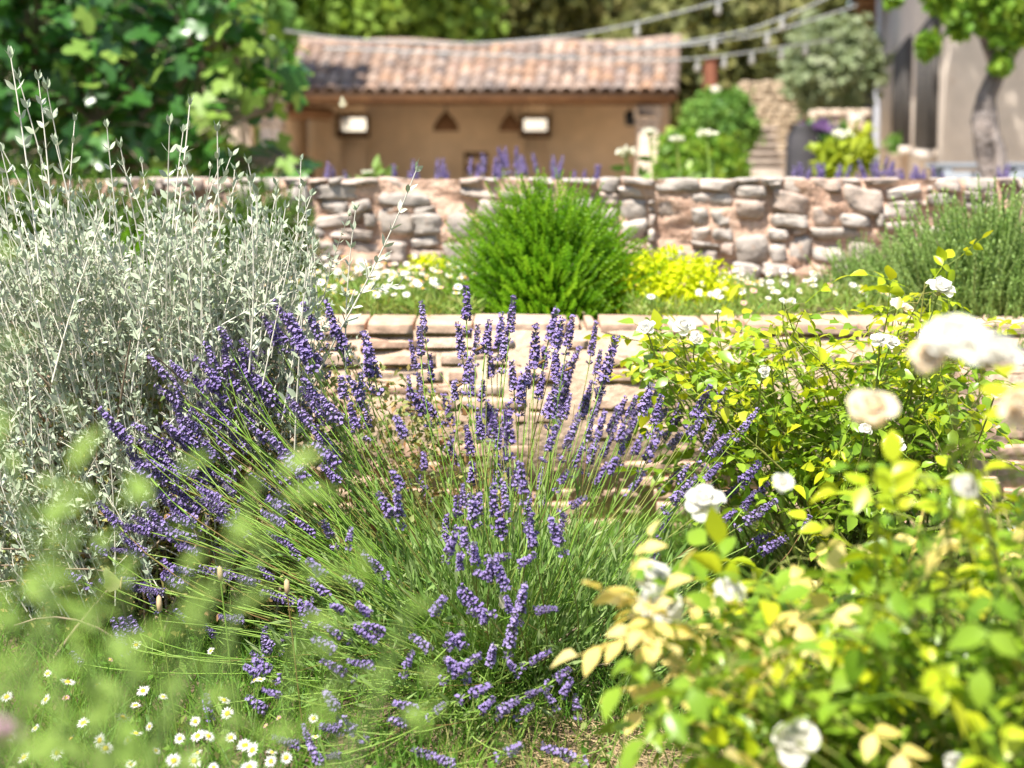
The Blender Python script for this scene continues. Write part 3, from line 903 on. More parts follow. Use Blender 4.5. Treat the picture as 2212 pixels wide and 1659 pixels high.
# ------------------------------------------------------------------ silver bush germander
def shoot_mesh(seed, nodes=12, length=.30, side=True, dens=1.0):
    r = np.random.default_rng(seed)
    z = length * (1 - (1 - np.linspace(.06, 1, nodes)) ** .9)
    bend = r.normal(size=2) * .05
    ax = lambda q: np.array((bend[0] * (q / length) ** 2 * length, bend[1] * (q / length) ** 2 * length, q))
    lf = leaf_t(.40, 3, .1, .05, .48, 0)
    ch = []
    def pair(o, up, roll, s, open_):
        for sg in (0, PI):
            a = roll + sg
            dr = np.array((math.cos(a) * math.sin(open_), math.sin(a) * math.sin(open_), math.cos(open_)))
            c_ = xf(lf, frames(dr, r.normal(size=3) + (0, 0, .6))[0], o, s * r.uniform(.85, 1.15)); c_['tint'] = np.full(len(c_['v']), r.random())
            ch.append(c_)
    for i in range(nodes):
        o = ax(z[i]); t = z[i] / length
        pair(o, None, i * PI / 2 + r.normal() * .25, (.0262 - .006 * t) * r.uniform(.8, 1.15), .72 + r.normal() * .15 - .3 * (t > .9))
        if side and .1 < t < .8 and r.random() < .6 * dens:
            a = r.random() * 6.3
            L = r.uniform(.03, .075)
            dr = nrm(np.array((math.cos(a) * .7, math.sin(a) * .7, .75)))
            e = o + dr * L
            ch.append(tubes(np.array([o, (o + e) / 2 + (0, 0, .002), e]), [.0010, .0009, .0006], 3, 1))
            for q in range(r.integers(2, 5)):
                tt = (q + 1) / 4
                oo = o + dr * L * min(tt, 1)
                Rr = frames(dr, rand_dir(1)[0])[0]
                for sg in (0, PI):
                    aa = q * PI / 2 + sg
                    d2 = Rr @ np.array((math.cos(aa) * .65, math.sin(aa) * .65, .75))
                    c_ = xf(lf, frames(d2, dr)[0], oo, r.uniform(.013, .019)); c_['tint'] = np.full(len(c_['v']), r.random())
                    ch.append(c_)
    o = ax(length)
    for q in range(4):
        a = q * PI / 2
        dr = np.array((math.cos(a) * (.5 if q % 2 else .28), math.sin(a) * (.5 if q % 2 else .28), .9))
        ch.append(xf(lf, frames(dr, r.normal(size=3))[0], o - (0, 0, .003), .017 if q % 2 else .013))
    k = 7
    pts = np.array([ax(q) for q in np.linspace(-.02, length, k)])
    ch.append(tubes(pts, np.linspace(.0017, .0009, k), 4, 1, np.array([r.random()])))
    return join(*ch)


SHOOT_T = [shoot_mesh(300 + i, nd, .30, sd, dn) for i, (nd, sd, dn) in enumerate([(9, False, 0), (10, True, .5), (9, True, 1.2), (10, True, 1.6), (8, True, .6), (10, True, 1.9)])]
SHOOTS = [mesh('shoot', t, [m_silver, m_silver_stem]) for t in SHOOT_T]
SROOT = np.array((-.62, 2.86, 0.0))
sil = thing('silver_shrub', SROOT, 'silvery grey bush with pale upright stems and paired leaves beside the lavender', 'shrub')
TIPS = [(40,122),(57,168),(100,172),(120,188),(153,258),(220,275),(264,322),(356,264),(382,284),(417,228),(456,284),(476,334),(565,352),(655,352),(604,398),
        (668,398),(740,452),(290,350),(322,350),(500,388),(12,376),(340,392),(134,310),(190,400),(240,410),(430,352),(530,450),(70,330),(690,520),(620,500),(585,480)]
tips = []
for x, y in TIPS:
    tips.append((Q(x, y, fr.uniform(2.55, 2.8)), fr.uniform(.26, .40) if y < 330 else fr.uniform(.2, .32), 0 if y < 330 else 1))
LONG = [((925, 388), (735, 712), 2.55), ((740, 452), (700, 640), 2.6)]
while len(tips) < 125:                       # upright shoots standing clear of the mass
    x = fr.uniform(-60, 700); lim = 300 + max(0, x - 420) * .45 if x < 150 or x > 420 else 380
    y = fr.uniform(lim, 600)
    tips.append((Q(x, y, fr.uniform(2.5, 2.95)), fr.uniform(.2, .34), int(fr.choice((0, 0, 1, 4)))))
NUP = len(tips)
while len(tips) < 880:
    x = fr.uniform(-120, 720); top = 540 + 45 * math.sin(x * .03) + max(0, x - 560) * .9
    y = fr.uniform(top, 1130) if fr.random() < .86 else fr.uniform(top - 60, top)
    if y > 700 + (720 - x) * .75: continue
    Yd = fr.uniform(2.56, 3.15) if y < 800 else fr.uniform(2.5, 3.0)
    if x > 450: Yd = fr.uniform(2.62, 2.95)
    tips.append((Q(x, y, Yd), fr.uniform(.15, .30), int(fr.integers(1, 6))))
smass = []
def lay_shoot(i, tip, L, k, d=None):
    if d is None:
        d = nrm(nrm(tip - SROOT - np.array((0, 0, .05))) * .75 + np.array((fr.normal() * .22, fr.normal() * .22, .75 + fr.random() * .3)))
        if i >= NUP and fr.random() < .16:
            d = nrm(d + rand_dir(1)[0] * .8); L = min(L, .2)
    R = frames(d, rand_dir(1)[0])[0]
    s = L / .30
    if i < 296:
        w = max(.8, min(1.15, s * 1.0)); place('shoot', SHOOTS[k], sil, R, tip - d * L, (w, w, s))
    else:
        smass.append(xf(SHOOT_T[k], R, tip - d * L, s * 1.05))
for i, (tip, L, k) in enumerate(tips):
    lay_shoot(i, tip, L, k)
for (a, b, yd) in LONG:
    pa, pb = Q(*a, yd), Q(*b, yd + .1)
    lay_shoot(0, pa, float(np.linalg.norm(pa - pb)), 1, nrm(pa - pb))
    e = Q(b[0] - 90, b[1] + 180, yd + .2)
    smass.append(tubes(bez(pb, (pb + e) / 2, e, 5), np.linspace(.0018, .0024, 5), 4, 1))
part('shoots', smass, [m_silver, m_silver_stem], sil, 'stuff')
nb = 110
e = np.array([t[0] - np.array((0, 0, .25)) for t in (tips[i] for i in fr.integers(0, len(tips), nb))])
e[:, 2] = np.maximum(e[:, 2], .1)
b0 = SROOT + rng.normal(size=(nb, 3)) * np.array((.12, .1, 0))
part('branches', tubes(bez(b0, (b0 + e) / 2 + np.array((0, 0, .08)), e, 7), np.linspace(.0035, .0014, 7), 5), m_twig, sil, 'stuff')
nf = 16000
pf = SROOT + np.array((.04, .02, .20)) + rand_dir(nf) * (rng.random(nf) ** .4)[:, None] * np.array((.60, .28, .36))
pf[:, 2] = np.abs(pf[:, 2]) + .02
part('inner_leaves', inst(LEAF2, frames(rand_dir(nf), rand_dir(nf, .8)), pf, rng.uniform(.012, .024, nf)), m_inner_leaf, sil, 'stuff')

# ------------------------------------------------------------------ roses
def rose_leaf_mesh(seed, m, nleaf=5, size=.036):
    r = np.random.default_rng(seed)
    ch = []
    ln = size * 2.1
    pts = np.array([(0, 0, 0), (0, -.06 * ln, .5 * ln), (0, -.2 * ln, ln)])
    ch.append(tubes(pts, [.0011, .0009, .0006], 3, 0, np.array([.3])))
    spots = [(1.0, 0)] + [(.62, s) for s in (-1, 1)] + ([(.25, s) for s in (-1, 1)] if nleaf >= 5 else [])
    for t, sd in spots:
        o = np.array((0, -.2 * ln * t * t, ln * t))
        dr = (0, -.25, 1) if sd == 0 else (sd, -.25 + r.normal() * .1, .45 + r.normal() * .1)
        s = size * (1.1 if sd == 0 else (.95 if t > .5 else .8)) * r.uniform(.85, 1.1)
        lf = leaf_t(.62, 4, r.uniform(.05, .28), r.uniform(.05, .4), .42)
        c_ = xf(lf, frames(nrm(np.array(dr, float)), (r.normal() * .25, 1, 0))[0], o, s)
        c_['tint'] = np.full(len(c_['v']), r.random()); ch.append(c_)
    return mesh('leaf', ch, [m], smooth=False), join(*ch)


RL = {}
for key, m in (('g', m_rose_g), ('y', m_rose_y), ('p', m_rose_p)):
    RL[key] = [rose_leaf_mesh(400 + i + ord(key), m, 5 if i % 3 else 3) for i in range(5)]


def petal_t(w, h, cup, curl):
    v, f = [], []
    nx, nz = 5, 4
    for j in range(nz):
        t = j / (nz - 1)
        ww = w * (.35 + .65 * math.sin(PI * (.15 + .5 * t))) * (1 if t < .9 else .82)
        for i in range(nx):
            s = i / (nx - 1) * 2 - 1
            v.append((s * ww / 2, cup * (s * s * .5) * w + cup * h * t * t * .9 - curl * h * max(0, t - .6) ** 2 * 6, h * t - .06 * h * (s * s) * t))
    for j in range(nz - 1):
        for i in range(nx - 1):
            f.append((j * nx + i, j * nx + i + 1, (j + 1) * nx + i + 1, (j + 1) * nx + i))
    return T(v, f)


PETALS = [petal_t(.95, 1.0, .35, .35), petal_t(.85, .85, .5, .12), petal_t(.7, .62, .6, 0)]
PET_ME = {m.name: [mesh('petal', t, m, smooth=True) for t in PETALS] for m in (m_petal, m_petal_o)}


def petal_frames(r, full):
    out = []
    rings = [(0, 7, 1.3, 1.05), (0, 6, 1.0, 1.0), (1, 6, .72, 1.0), (2, 5, .45, 1.05)] if full else [(0, 7, 1.2, 1.05), (1, 6, .85, 1.0), (2, 5, .5, 1.0)]
    for ri, (k, n_, op, s) in enumerate(rings):
        for q in range(n_):
            a = q * 2 * PI / n_ + ri * .5 + r.normal() * .12
            o_ = op + r.normal() * .2
            d = np.array((math.cos(a) * math.sin(o_), math.sin(a) * math.sin(o_), math.cos(o_)))
            out.append((k, frames(d, (-math.cos(a) * math.cos(o_), -math.sin(a) * math.cos(o_), math.sin(o_)))[0], s * r.uniform(.78, 1.15)))
    return out


def blossom(parent, c, rad, axis, faded=False, split=True, seed=0):
    r = np.random.default_rng(seed)
    m = m_petal_o if faded else m_petal
    R = frames(nrm(np.array(axis, float)), (0, 1, 0.1))[0]
    cup = lathe([(.02, -.32), (.14, -.26), (.2, -.12), (.1, 0.0)], 7)
    cup = xf(cup, None, (0, 0, -.12 * rad), rad)
    me = mesh('rose_blossom', cup, m_sepal)
    bud = lathe([(.22, -.05), (.44, .10), (.48, .32), (.34, .52), (.12, .60), (.01, .56)], 9)
    bud['v'] = bud['v'] * rad * (1 + .1 * np.sin(np.arange(len(bud['v'])) * 2.1))[:, None]
    if not split:
        chs = [bud] + [xf(PETALS[k], Rp, (0, 0, -.08 * rad), s * rad) for k, Rp, s in petal_frames(r, False)]
        for c_ in chs:
            c_['mi'] = np.ones(len(c_['lt']), int)
            c_['tint'] = np.full(len(c_['v']), r.random())
        me = mesh('rose_blossom', [cup] + chs, [m_sepal, m], smooth=True)
        return place('rose_blossom', me, parent, R, c)
    o = place('rose_blossom', me, parent, R, c)
    hb = bpy.data.objects.new('heart', mesh('heart', bud, m_petal, smooth=True)); COL.objects.link(hb); hb.parent = o
    for k, Rp, s in petal_frames(r, True):
        p = bpy.data.objects.new('petal', PET_ME[m.name][k]); COL.objects.link(p); p.parent = o
        mm = np.eye(4); mm[:3, :3] = Rp * (s * rad); mm[:3, 3] = (0, 0, -.08 * rad)
        p.matrix_basis = Matrix(mm.tolist())
    return o


def rose_bush(name, label, root, tips, keyf, leaf_scale, nl, sidelen, blooms, seed, split, cane_r=.004, limit=298, spread=.12):
    o = thing(name, root, label, 'rose bush', 'white rose bushes')
    r = np.random.default_rng(seed)
    canes = []
    cnt = 0
    rest = []
    alltips = [np.asarray(t) for t in tips]
    for b in blooms:
        alltips.append(b[0] - nrm(np.array(b[2], float)) * b[1] * .3)
    hip = []
    for ti, tip in enumerate(alltips):
        b0 = np.asarray(root) + np.array((r.normal() * spread, r.normal() * spread, 0))
        mid = (b0 + tip) / 2 + np.array((r.normal() * .05, r.normal() * .05, .02 + .05 * r.random()))
        if ti >= len(tips):
            ax = nrm(np.array(blooms[ti - len(tips)][2], float))
            mid = tip - ax * .16 + np.array((0, 0, -.02))
        cv = bez(b0, mid, tip, 9)[0]
        canes.append(cv)
        k = nl if ti < len(tips) else max(3, nl // 2)
        for q in range(k):
            t = 1 - (r.random() ** 1.2) * .55 if q else 1.0
            if ti >= len(tips): t = r.uniform(.4, .82)
            p = (b0 * (1 - t) ** 2 + 2 * mid * t * (1 - t) + tip * t * t)
            out = rand_dir(1)[0] * np.array((1, 1, .35)); out[2] += .15 if ti < len(tips) else -.5
            L = r.uniform(.0, sidelen)
            p2 = p + nrm(out) * L
            if L > .012:
                hip.append(np.array([p, (p + p2) / 2 + (0, 0, .006), p2]))
            d_ = nrm(out + np.array((0, 0, r.normal() * .35 - .05)))
            key = keyf(p2, r)
            j = int(r.integers(5))
            R = frames(d_, np.array((r.normal() * .5, r.normal() * .5, 1.0)))[0]
            s = leaf_scale * r.uniform(.65, 1.2)
            if cnt < limit:
                place('leaf', RL[key][j][0], o, R, p2, s); cnt += 1
            else:
                c_ = xf(RL[key][j][1], R, p2, s, mi='gyp'.index(key)); rest.append(c_)
    part('canes', tubes(np.array(canes), np.linspace(cane_r, cane_r * .4, 9), 5), m_cane, o, 'stuff')
    if hip: part('leaf_stalks', tubes(np.array(hip), np.linspace(.0014, .0008, 3), 3), m_cane, o, 'stuff')
    if rest: part('leaves', rest, [m_rose_g, m_rose_y, m_rose_p], o, 'stuff')
    for i, b in enumerate(blooms):
        blossom(o, b[0], b[1], b[2], b[3], split, seed * 100 + i)
    return o


def bl(x, y, Y, rpx, ax, faded=False):
    return (Q(x, y, Y), rpx * K * Y / F_PX, ax, faded)


qr = np.random.default_rng(77)
# rear bush
rt_ = (.78, 2.98, 0)
tp = []
for _ in range(120):
    x = qr.uniform(1400, 2150); top = 640 + 90 * abs(math.sin(x * .011)) - (40 if x > 1850 else 0)
    if x < 1500: top = 720
    y = top + qr.random() ** 1.3 * (360 if x > 1480 else 160)
    tp.append(Q(x, y, qr.uniform(2.65, 3.2)))
rose_bush('rose_bush', 'airy rose bush with small lime leaves in front of the terrace wall', rt_, tp,
          lambda p, r: 'y' if r.random() < np.clip((p[2] - .36) * 3.4, .08, .95) else 'g', .92, 8, .09,
          [bl(2030, 627, 2.7, 32, (.2, -.5, 1)), bl(1398, 715, 2.75, 24, (-.3, -.4, 1)), bl(1476, 708, 2.8, 24, (0, -.9, 1)), bl(1502, 733, 2.75, 18, (.2, -.9, .8)),
           bl(1900, 735, 2.6, 20, (-.2, -.7, 1)), bl(1925, 742, 2.62, 20, (.3, -.7, 1)), bl(1937, 657, 2.9, 16, (0, -.6, 1)), bl(1650, 805, 2.7, 15, (0, -1, .5)),
           bl(1930, 965, 2.4, 30, (0, -.4, 1)), bl(1870, 932, 2.5, 18, (0, -.6, 1)), bl(2150, 850, 2.5, 17, (0, -.8, 1)), bl(1690, 650, 2.9, 8, (0, -.4, 1)), bl(1550, 675, 2.85, 8, (0, -.4, 1)), bl(1955, 672, 2.9, 18, (.2, -.6, 1), True)], 11, False, .0034)
# near bush
rt_ = (.62, 1.62, 0)
tp = []
for _ in range(92):
    x = qr.uniform(1480, 2330); lo = 960 if x > 1850 else 1040 + (1850 - x) * .75
    y = lo + qr.random() ** 1.15 * (1660 - lo + 60)
    tp.append(Q(x, y, qr.uniform(1.25, 1.95)))
for a in [(1350,1310),(1400,1290),(1430,1360),(1340,1350),(1500,1370),(1590,1400),(1640,1440),(1540,1500),(1480,1500)]:
    tp.append(Q(*a, qr.uniform(1.4, 1.55)))
def near_key(p, r):
    v = HORIZON + (H_EYE - p[2]) / p[1] * F_PX; u = 512 + p[0] / p[1] * F_PX
    if u < 660: return 'p'
    if u < 790 and 570 < v < 700 and r.random() < .27: return 'p'
    return 'y' if r.random() < np.clip((p[2] - .36) * 2.5, .18, .88) else ('p' if r.random() < .10 else 'g')
rose_bush('rose_bush', 'leafy rose bush with large glossy leaves, tall white blooms and yellowing shoots', rt_, tp, near_key, .95, 9, .06,
          [bl(2060, 745, 1.18, 70, (-.2, -.5, 1)), bl(2140, 775, 1.15, 72, (.3, -.6, .9)), bl(2010, 778, 1.2, 45, (-.5, -.7, .5), True), bl(1885, 890, 1.3, 58, (-.2, -.6, 1), True),
           bl(2208, 885, 1.2, 50, (-.4, -.8, .6), True), bl(1520, 1090, 1.72, 46, (-.1, -.5, 1)), bl(1690, 1045, 1.6, 24, (0, -.8, .8)), bl(1412, 1250, 1.56, 40, (-.2, -.6, 1)),
           bl(1425, 1315, 1.5, 50, (.1, -.8, .8)), bl(1575, 1282, 1.5, 34, (0, -.7, .8)), bl(1715, 1605, 1.32, 60, (0, -.6, 1)), bl(2000, 1312, 1.75, 24, (.2, -.5, 1)),
           bl(2085, 1055, 1.3, 34, (0, -.9, .6)), bl(2060, 1650, 1.3, 24, (0, -.7, 1))], 12, True, .0028, spread=.1)

# sprawling pale shoots close to the lens
nl_root = np.array((-.30, .72, .0))
near = thing('leafy_plant', nl_root, 'pale green leafy shoots out of focus rising before the daisies', 'plant')
canes = []; cn = 0
NEAR_ME = [mesh('leaf', xf(leaf_t(.40, 4, .12, .25, .42), None), m_nearleaf) for _ in range(1)]
for (x, y, n_) in [(q_[0], q_[1], q_[2] + (10 if q_[0] < 440 else 3)) for q_ in [(35,1290,5),(110,1195,4),(150,1020,3),(185,1130,3),(270,1265,4),(560,1035,3),(610,1075,2),(650,1340,3),(880,1320,2),(410,1440,4),(830,1470,2),
                   (330,1570,4),(180,1420,5),(720,1450,3),(60,1430,5),(560,1600,3),(10,735,1),(20,1560,3),(240,1640,4),(100,1330,4),(440,1170,1),(760,1560,2),(220,1180,2),(500,1330,2),(30,1010,1),(300,1380,3)]]:
    Yd = qr.uniform(.58, .84)
    tip = Q(x, y, Yd)
    b0 = nl_root + np.array((qr.normal() * .08, qr.normal() * .05, 0))
    mid = np.array((tip[0] * .8 + b0[0] * .2, tip[1], tip[2] - .12))
    canes.append(bez(b0, mid, tip, 8)[0])
    for q in range(n_):
        p = tip - np.array((0, 0, q * .014)) + rng.normal(size=3) * np.array((.03, .03, .022)) * min(q, 1)
        d_ = nrm(rand_dir(1)[0] * np.array((1, 1, .4)) + np.array((0, 0, .25)))
        place('leaf', NEAR_ME[0], near, frames(d_, (qr.normal() * .4, -.3, 1.0))[0], p, qr.uniform(.013, .030))
part('stems', tubes(np.array(canes), np.linspace(.0022, .0010, 8), 5), m_dstem, near, 'stuff')
pf = thing('pink_flower', Q(-30, 1620, .72) - np.array((0, 0, .7)), 'mauve pink flower head out of focus below the pale shoots', 'flower')
c0 = Q(-18, 1615, .72)
for q in range(14):
    a = q * 2.4
    d_ = nrm(np.array((math.cos(a), math.sin(a), .5 + .05 * q)))
    place('petal', PET_ME[m_petal.name][0] if False else (pinkme := globals().get('pinkme') or mesh('petal', PETALS[0], m_pinkf, smooth=True)), pf, frames(d_, (0, 0, 1.0))[0], c0, .016)
part('stem', tubes(bez(pf.location, np.array(pf.location) * .5 + c0 * .5 + np.array((.01, 0, 0)), c0, 5), [.002] * 5, 5), m_dstem, pf)

# ------------------------------------------------------------------ daisies in the lawn
def daisy_parts(seed, pet):
    r = np.random.default_rng(seed)
    lf = leaf_t(.26, 2, .05, .08, .6)
    n_ = 18
    a = np.arange(n_) * 2 * PI / n_ + r.normal(size=n_) * .06
    d_ = np.stack((np.cos(a), np.sin(a), .12 + r.normal(size=n_) * .1), -1)
    pts = inst(lf, frames(d_, np.tile((0, 0, 1.0), (n_, 1))), d_ * .0028, .0086 * r.uniform(.88, 1.08, n_))
    disc = lathe([(.0042, 0), (.0038, .0012), (.0022, .0024), (.0001, .0029)], 10)
    return mesh('petals', pts, pet), mesh('disc', disc, m_lime, smooth=True)


DA = [daisy_parts(500 + i, m_dpet) for i in range(3)] + [daisy_parts(510, m_dpink)]
DL = [(205,1430),(265,1265),(390,1165),(330,1575),(140,1600),(410,1490),(575,1500),(610,1545),(735,1500),(785,1460),(755,1640),(710,1370),(825,1215),(780,1300),(785,950),
      (1000,1615),(1120,1620),(1140,1570),(1125,1390),(1140,1475),(1200,1475),(1290,1270),(1310,1345),(1330,1485),(1410,1530),(1455,1555),(1565,1570),(1560,1620),(1470,1150),
      (1500,1150),(1215,985),(1035,1490),(275,1115),(1805,1375),(1820,1480),(1435,1655),(1230,1655),(60,1480),(480,1400),(900,1560),(860,1420),(40,1250),(1650,1600),(940,1250),(560,1180)]
DR = [(1795,880),(1760,930),(2055,720),(2150,610),(1120,1400),(1410,1535),(1220,1605),(1570,1250),(1715,410),(2150,290),(2020,580),(2125,660),(1570,610),(1455,860),(1345,780),
      (1900,1100),(2000,1300),(1600,1500),(1850,1450),(1300,1280),(2100,950),(1680,1150)]
DP = [(635,1035),(1605,1370),(380,1255),(1530,1415)]
for lst, ox, lab, grp, var in ((DL, 0, 'small white daisy with yellow centre in the grass before the lavender', 'daisies in the grass before the lavender', 0),
                               (DR, 1382, 'small white daisy in the grass under the leafy rose bush', 'daisies under the rose bush', 0),
                               (DP, 0, 'small pink daisy among the white daisies in the grass', 'pink daisies in the grass', 1)):
    for (x, y) in lst:
        zc = qr.uniform(.07, .13)
        p = Pz((ox + x * .375) * K, (1037 + y * .375) * K, zc)
        if p[1] > 3.3:
            p = P((ox + x * .375) * K, (1037 + y * .375) * K, 3.2)
        root = np.array((p[0] + qr.normal() * .015, p[1] + qr.normal() * .015, 0))
        o = thing('daisy', root, lab, 'daisy', grp)
        a, b = DA[3] if var else DA[qr.integers(3)]
        d_ = nrm(np.array((qr.normal() * .5 - .1, -.45 + qr.normal() * .5, 1.0)))
        R = frames(d_, (0, 1, 0))[0]
        s = qr.uniform(.62, 1.18) * (.55 if var else 1)
        place('petals', a, o, R, p, s); place('disc', b, o, R, p, s)
        part('stem', tubes(bez(root, root * .5 + p * .5 + np.array((0, .01, .02)), p, 5), [.0008] * 5, 4), m_dstem, o)

# grass
ng = 64000
gx = rng.uniform(-1.35, 1.45, ng); gy = rng.uniform(1.75, 3.55, ng)
dist = np.hypot((gx - .11) / .17, (gy - 2.12) / .17)
keep = (dist > 1) | (rng.random(ng) < .3)
cl = np.sin(gx * 14 + np.sin(gy * 9) * 2) * np.sin(gy * 12 + gx * 5)
keep &= rng.random(ng) < .8 + .2 * cl
gx, gy, cl = gx[keep], gy[keep], cl[keep]; ng = len(gx)
gl = rng.uniform(.035, .105, ng) * (1 + .3 * cl)
long_ = (gx < -.1) & (rng.random(ng) < .03)
gl[long_] *= rng.uniform(1.8, 3.0, long_.sum())
gd = rand_dir(ng); gd[:, 2] = np.abs(gd[:, 2]) + .75
gr_ = inst(BLADE, frames(gd, rand_dir(ng)), np.stack((gx, gy, np.full(ng, -.004)), -1), np.stack((rng.uniform(.0015, .0034, ng), gl, gl), -1),
           np.clip(rng.random(ng) * .8 + .2 * (dist[keep] < 1.3), 0, 1))
nw = 5000
wp = np.stack((rng.uniform(-1.3, 1.4, nw), rng.uniform(1.8, 3.5, nw), rng.uniform(.004, .05, nw)), -1)
wd = inst(LEAF2, frames(rand_dir(nw, .3), rand_dir(nw, 1.2)), wp, rng.uniform(.010, .026, nw))
o = part('lawn_grass', [gr_, wd], m_grass)
tag(o, 'short green grass with dry patches under the lavender', 'grass', None, 'stuff')
# straw and dead stalks at the foot of the lavender
ns = 700
px_ = .11 + rng.normal(size=ns) * .11; py_ = 2.13 + rng.normal(size=ns) * .1
m_straw = M('straw', [(0.36, 0.25, 0.13), (0.52, 0.40, 0.22)], .9, 0, 'attr')
a0 = np.stack((px_, py_, rng.uniform(.006, .02, ns)), -1); dd = rand_dir(ns) * np.array((1, 1, .15))
o = part('straw_litter', tubes(bez(a0, a0 + dd * .02 + (0, 0, .006), a0 + dd * rng.uniform(.03, .08, ns)[:, None], 3), [.0008, .0008, .0005], 3), m_straw)
tag(o, 'dry straw scattered on bare soil at the foot of the lavender', 'straw', None, 'stuff')

# plantain seed heads
for (x, y, x2, y2) in [(474,1222,477,1255),(619,1250,621,1283),(343,1285,345,1322)]:
    a, b = Q(x, y, 2.22), Q(x2, y2, 2.22)
    root = np.array((b[0] + .02, 2.24, 0))
    o = thing('seed_head', root, 'tan plantain seed head on a thin stalk among the lavender spikes', 'seed head', 'plantain seed heads')
    ln = np.linalg.norm(a - b)
    part('spikelet', xf(lathe([(.0005, 0), (.0045, .12), (.005, .5), (.004, .85), (.0003, 1)], 8), None) if False else
         xf(dict(lathe([(.0004, 0), (.0040, .12), (.0046, .5), (.0036, .85), (.0003, 1)], 8), v=lathe([(.0004, 0), (.0040, .12), (.0046, .5), (.0036, .85), (.0003, 1)], 8)['v'] * (1, 1, ln)), frames(nrm(a - b), (0, 1, 0))[0], b), m_seed, o, smooth=True)
    part('stalk', tubes(bez(root, (root + b) / 2, b, 5), [.0011] * 5, 4), m_stalk, o)

# butterflies and bees
def butterfly(c, s, m, label, R):
    o = thing('butterfly', c, label, 'butterfly')
    wing = T([(0, 0, 0), (.35, 0, .35), (.9, .05, .75), (1.0, .05, .45), (.85, .03, .05), (.9, .02, -.3), (.55, 0, -.62), (.12, 0, -.4)], [(0, 1, 2, 3, 4), (0, 4, 5, 6, 7)])
    for q, ang in enumerate((.12, -.12)):
        place('wing', mesh('wing', wing, m), o, R @ np.array(Matrix.Rotation(ang, 3, 'Z')), c, s)
    place('body', mesh('body', lathe([(.01, -.4), (.045, -.25), (.06, 0), (.05, .18), (.055, .26), (.01, .34)], 8), m_seed, smooth=True), o, R, c, s)
    return o
butterfly(Q(262, 1258, 2.3), .030, m_bfly, 'pale yellow butterfly resting on the low lavender flowers', frames((.15, -.1, 1), (0.1, -1, 0.1))[0])
butterfly(Q(1100, 1302, 2.22), .018, m_bfly2, 'small cream butterfly on a tilted lavender spike in the middle', frames((.15, -.1, 1), (0.1, -1, 0.1))[0])
butterfly(Q(748, 226, 5.5), .03, m_bfly2, 'small cream butterfly flying in front of the open shed', frames((.5, -.1, 1), (0.1, -1, 0.1))[0])
for (x, y, lab) in [(1035, 753, 'honey bee on the lavender spike over the terrace wall edge'), (1170, 782, 'honey bee between crowded lavender spikes'), (1228, 797, 'honey bee on a slanted pair of lavender spikes'), (992, 832, 'honey bee hovering at a short lavender spike')]:
    c = Q(x, y, 2.5)
    o = thing('bee', c, lab, 'bee', 'bees on the lavender')
    R = frames((.7, -.2, .4), (0, -.5, 1))[0]
    place('body', mesh('body', lathe([(.0003, -.0075), (.0022, -.005), (.003, -.001), (.0018, .0012), (.0028, .0035), (.0014, .0055), (.0003, .0075)], 8), m_bee, smooth=True), o, R, c)
    for sg in (-1, 1):
        place('wing', mesh('wing', leaf_t(.4, 2, 0, .05), m_wing), o, frames((-.6 + .2 * sg, .3 * sg, .8), (0, 1, .2))[0], c, .009)

# ------------------------------------------------------------------ planting in the raised bed
yb = Y_LOW + .45
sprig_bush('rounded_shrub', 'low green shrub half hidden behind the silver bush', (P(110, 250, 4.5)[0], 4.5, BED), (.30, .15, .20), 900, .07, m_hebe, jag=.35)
sprig_bush('rounded_shrub', 'tall dark green shrub added in place of shade on the rubble wall below the fig tree', (P(40, 250, 4.62)[0], 4.62, BED), (.62, .14, .38), 2600, .085, m_dgreen, jag=.35)  # added shrub, darkens this stretch of wall in place of cast shade
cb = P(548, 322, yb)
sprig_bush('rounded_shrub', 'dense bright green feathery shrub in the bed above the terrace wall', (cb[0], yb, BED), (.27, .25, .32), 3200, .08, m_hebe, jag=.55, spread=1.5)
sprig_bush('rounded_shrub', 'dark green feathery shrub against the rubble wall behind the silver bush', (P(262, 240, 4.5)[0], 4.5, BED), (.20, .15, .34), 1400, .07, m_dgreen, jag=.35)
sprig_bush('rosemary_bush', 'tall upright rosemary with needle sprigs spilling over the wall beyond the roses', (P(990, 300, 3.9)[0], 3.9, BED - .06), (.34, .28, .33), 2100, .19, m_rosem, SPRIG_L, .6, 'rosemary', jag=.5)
sprig_bush('rosemary_bush', 'thin sparse rosemary tuft standing before the bare rubble wall', (P(880, 290, 4.35)[0], 4.35, BED), (.18, .14, .16), 260, .15, m_rosem, SPRIG_L, .5, 'rosemary', jag=.7)


def leafy_mound(name, label, root, r, n, size, mat, cat='shrub', kind_leaf=LEAF2):
    o = thing(name, root, label, cat)
    d = rand_dir(n * 2, .35); d = d[d[:, 2] > -.03][:n]; n = len(d)
    rad = rng.random(n) ** .35 * (1 + .1 * np.sin(d[:, 0] * 11) * np.cos(d[:, 1] * 9))
    p = np.asarray(root) + d * rad[:, None] * np.asarray(r)
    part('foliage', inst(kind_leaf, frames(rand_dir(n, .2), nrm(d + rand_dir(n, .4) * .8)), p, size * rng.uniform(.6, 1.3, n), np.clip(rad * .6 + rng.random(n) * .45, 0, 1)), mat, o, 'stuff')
    m = 14
    e = p[rng.integers(0, n, m)]
    part('stems', tubes(bez(np.tile(root, (m, 1)), np.asarray(root) * .5 + e * .5, e, 4), [.004, .003, .002, .001], 4), m_twig, o, 'stuff')
    return o


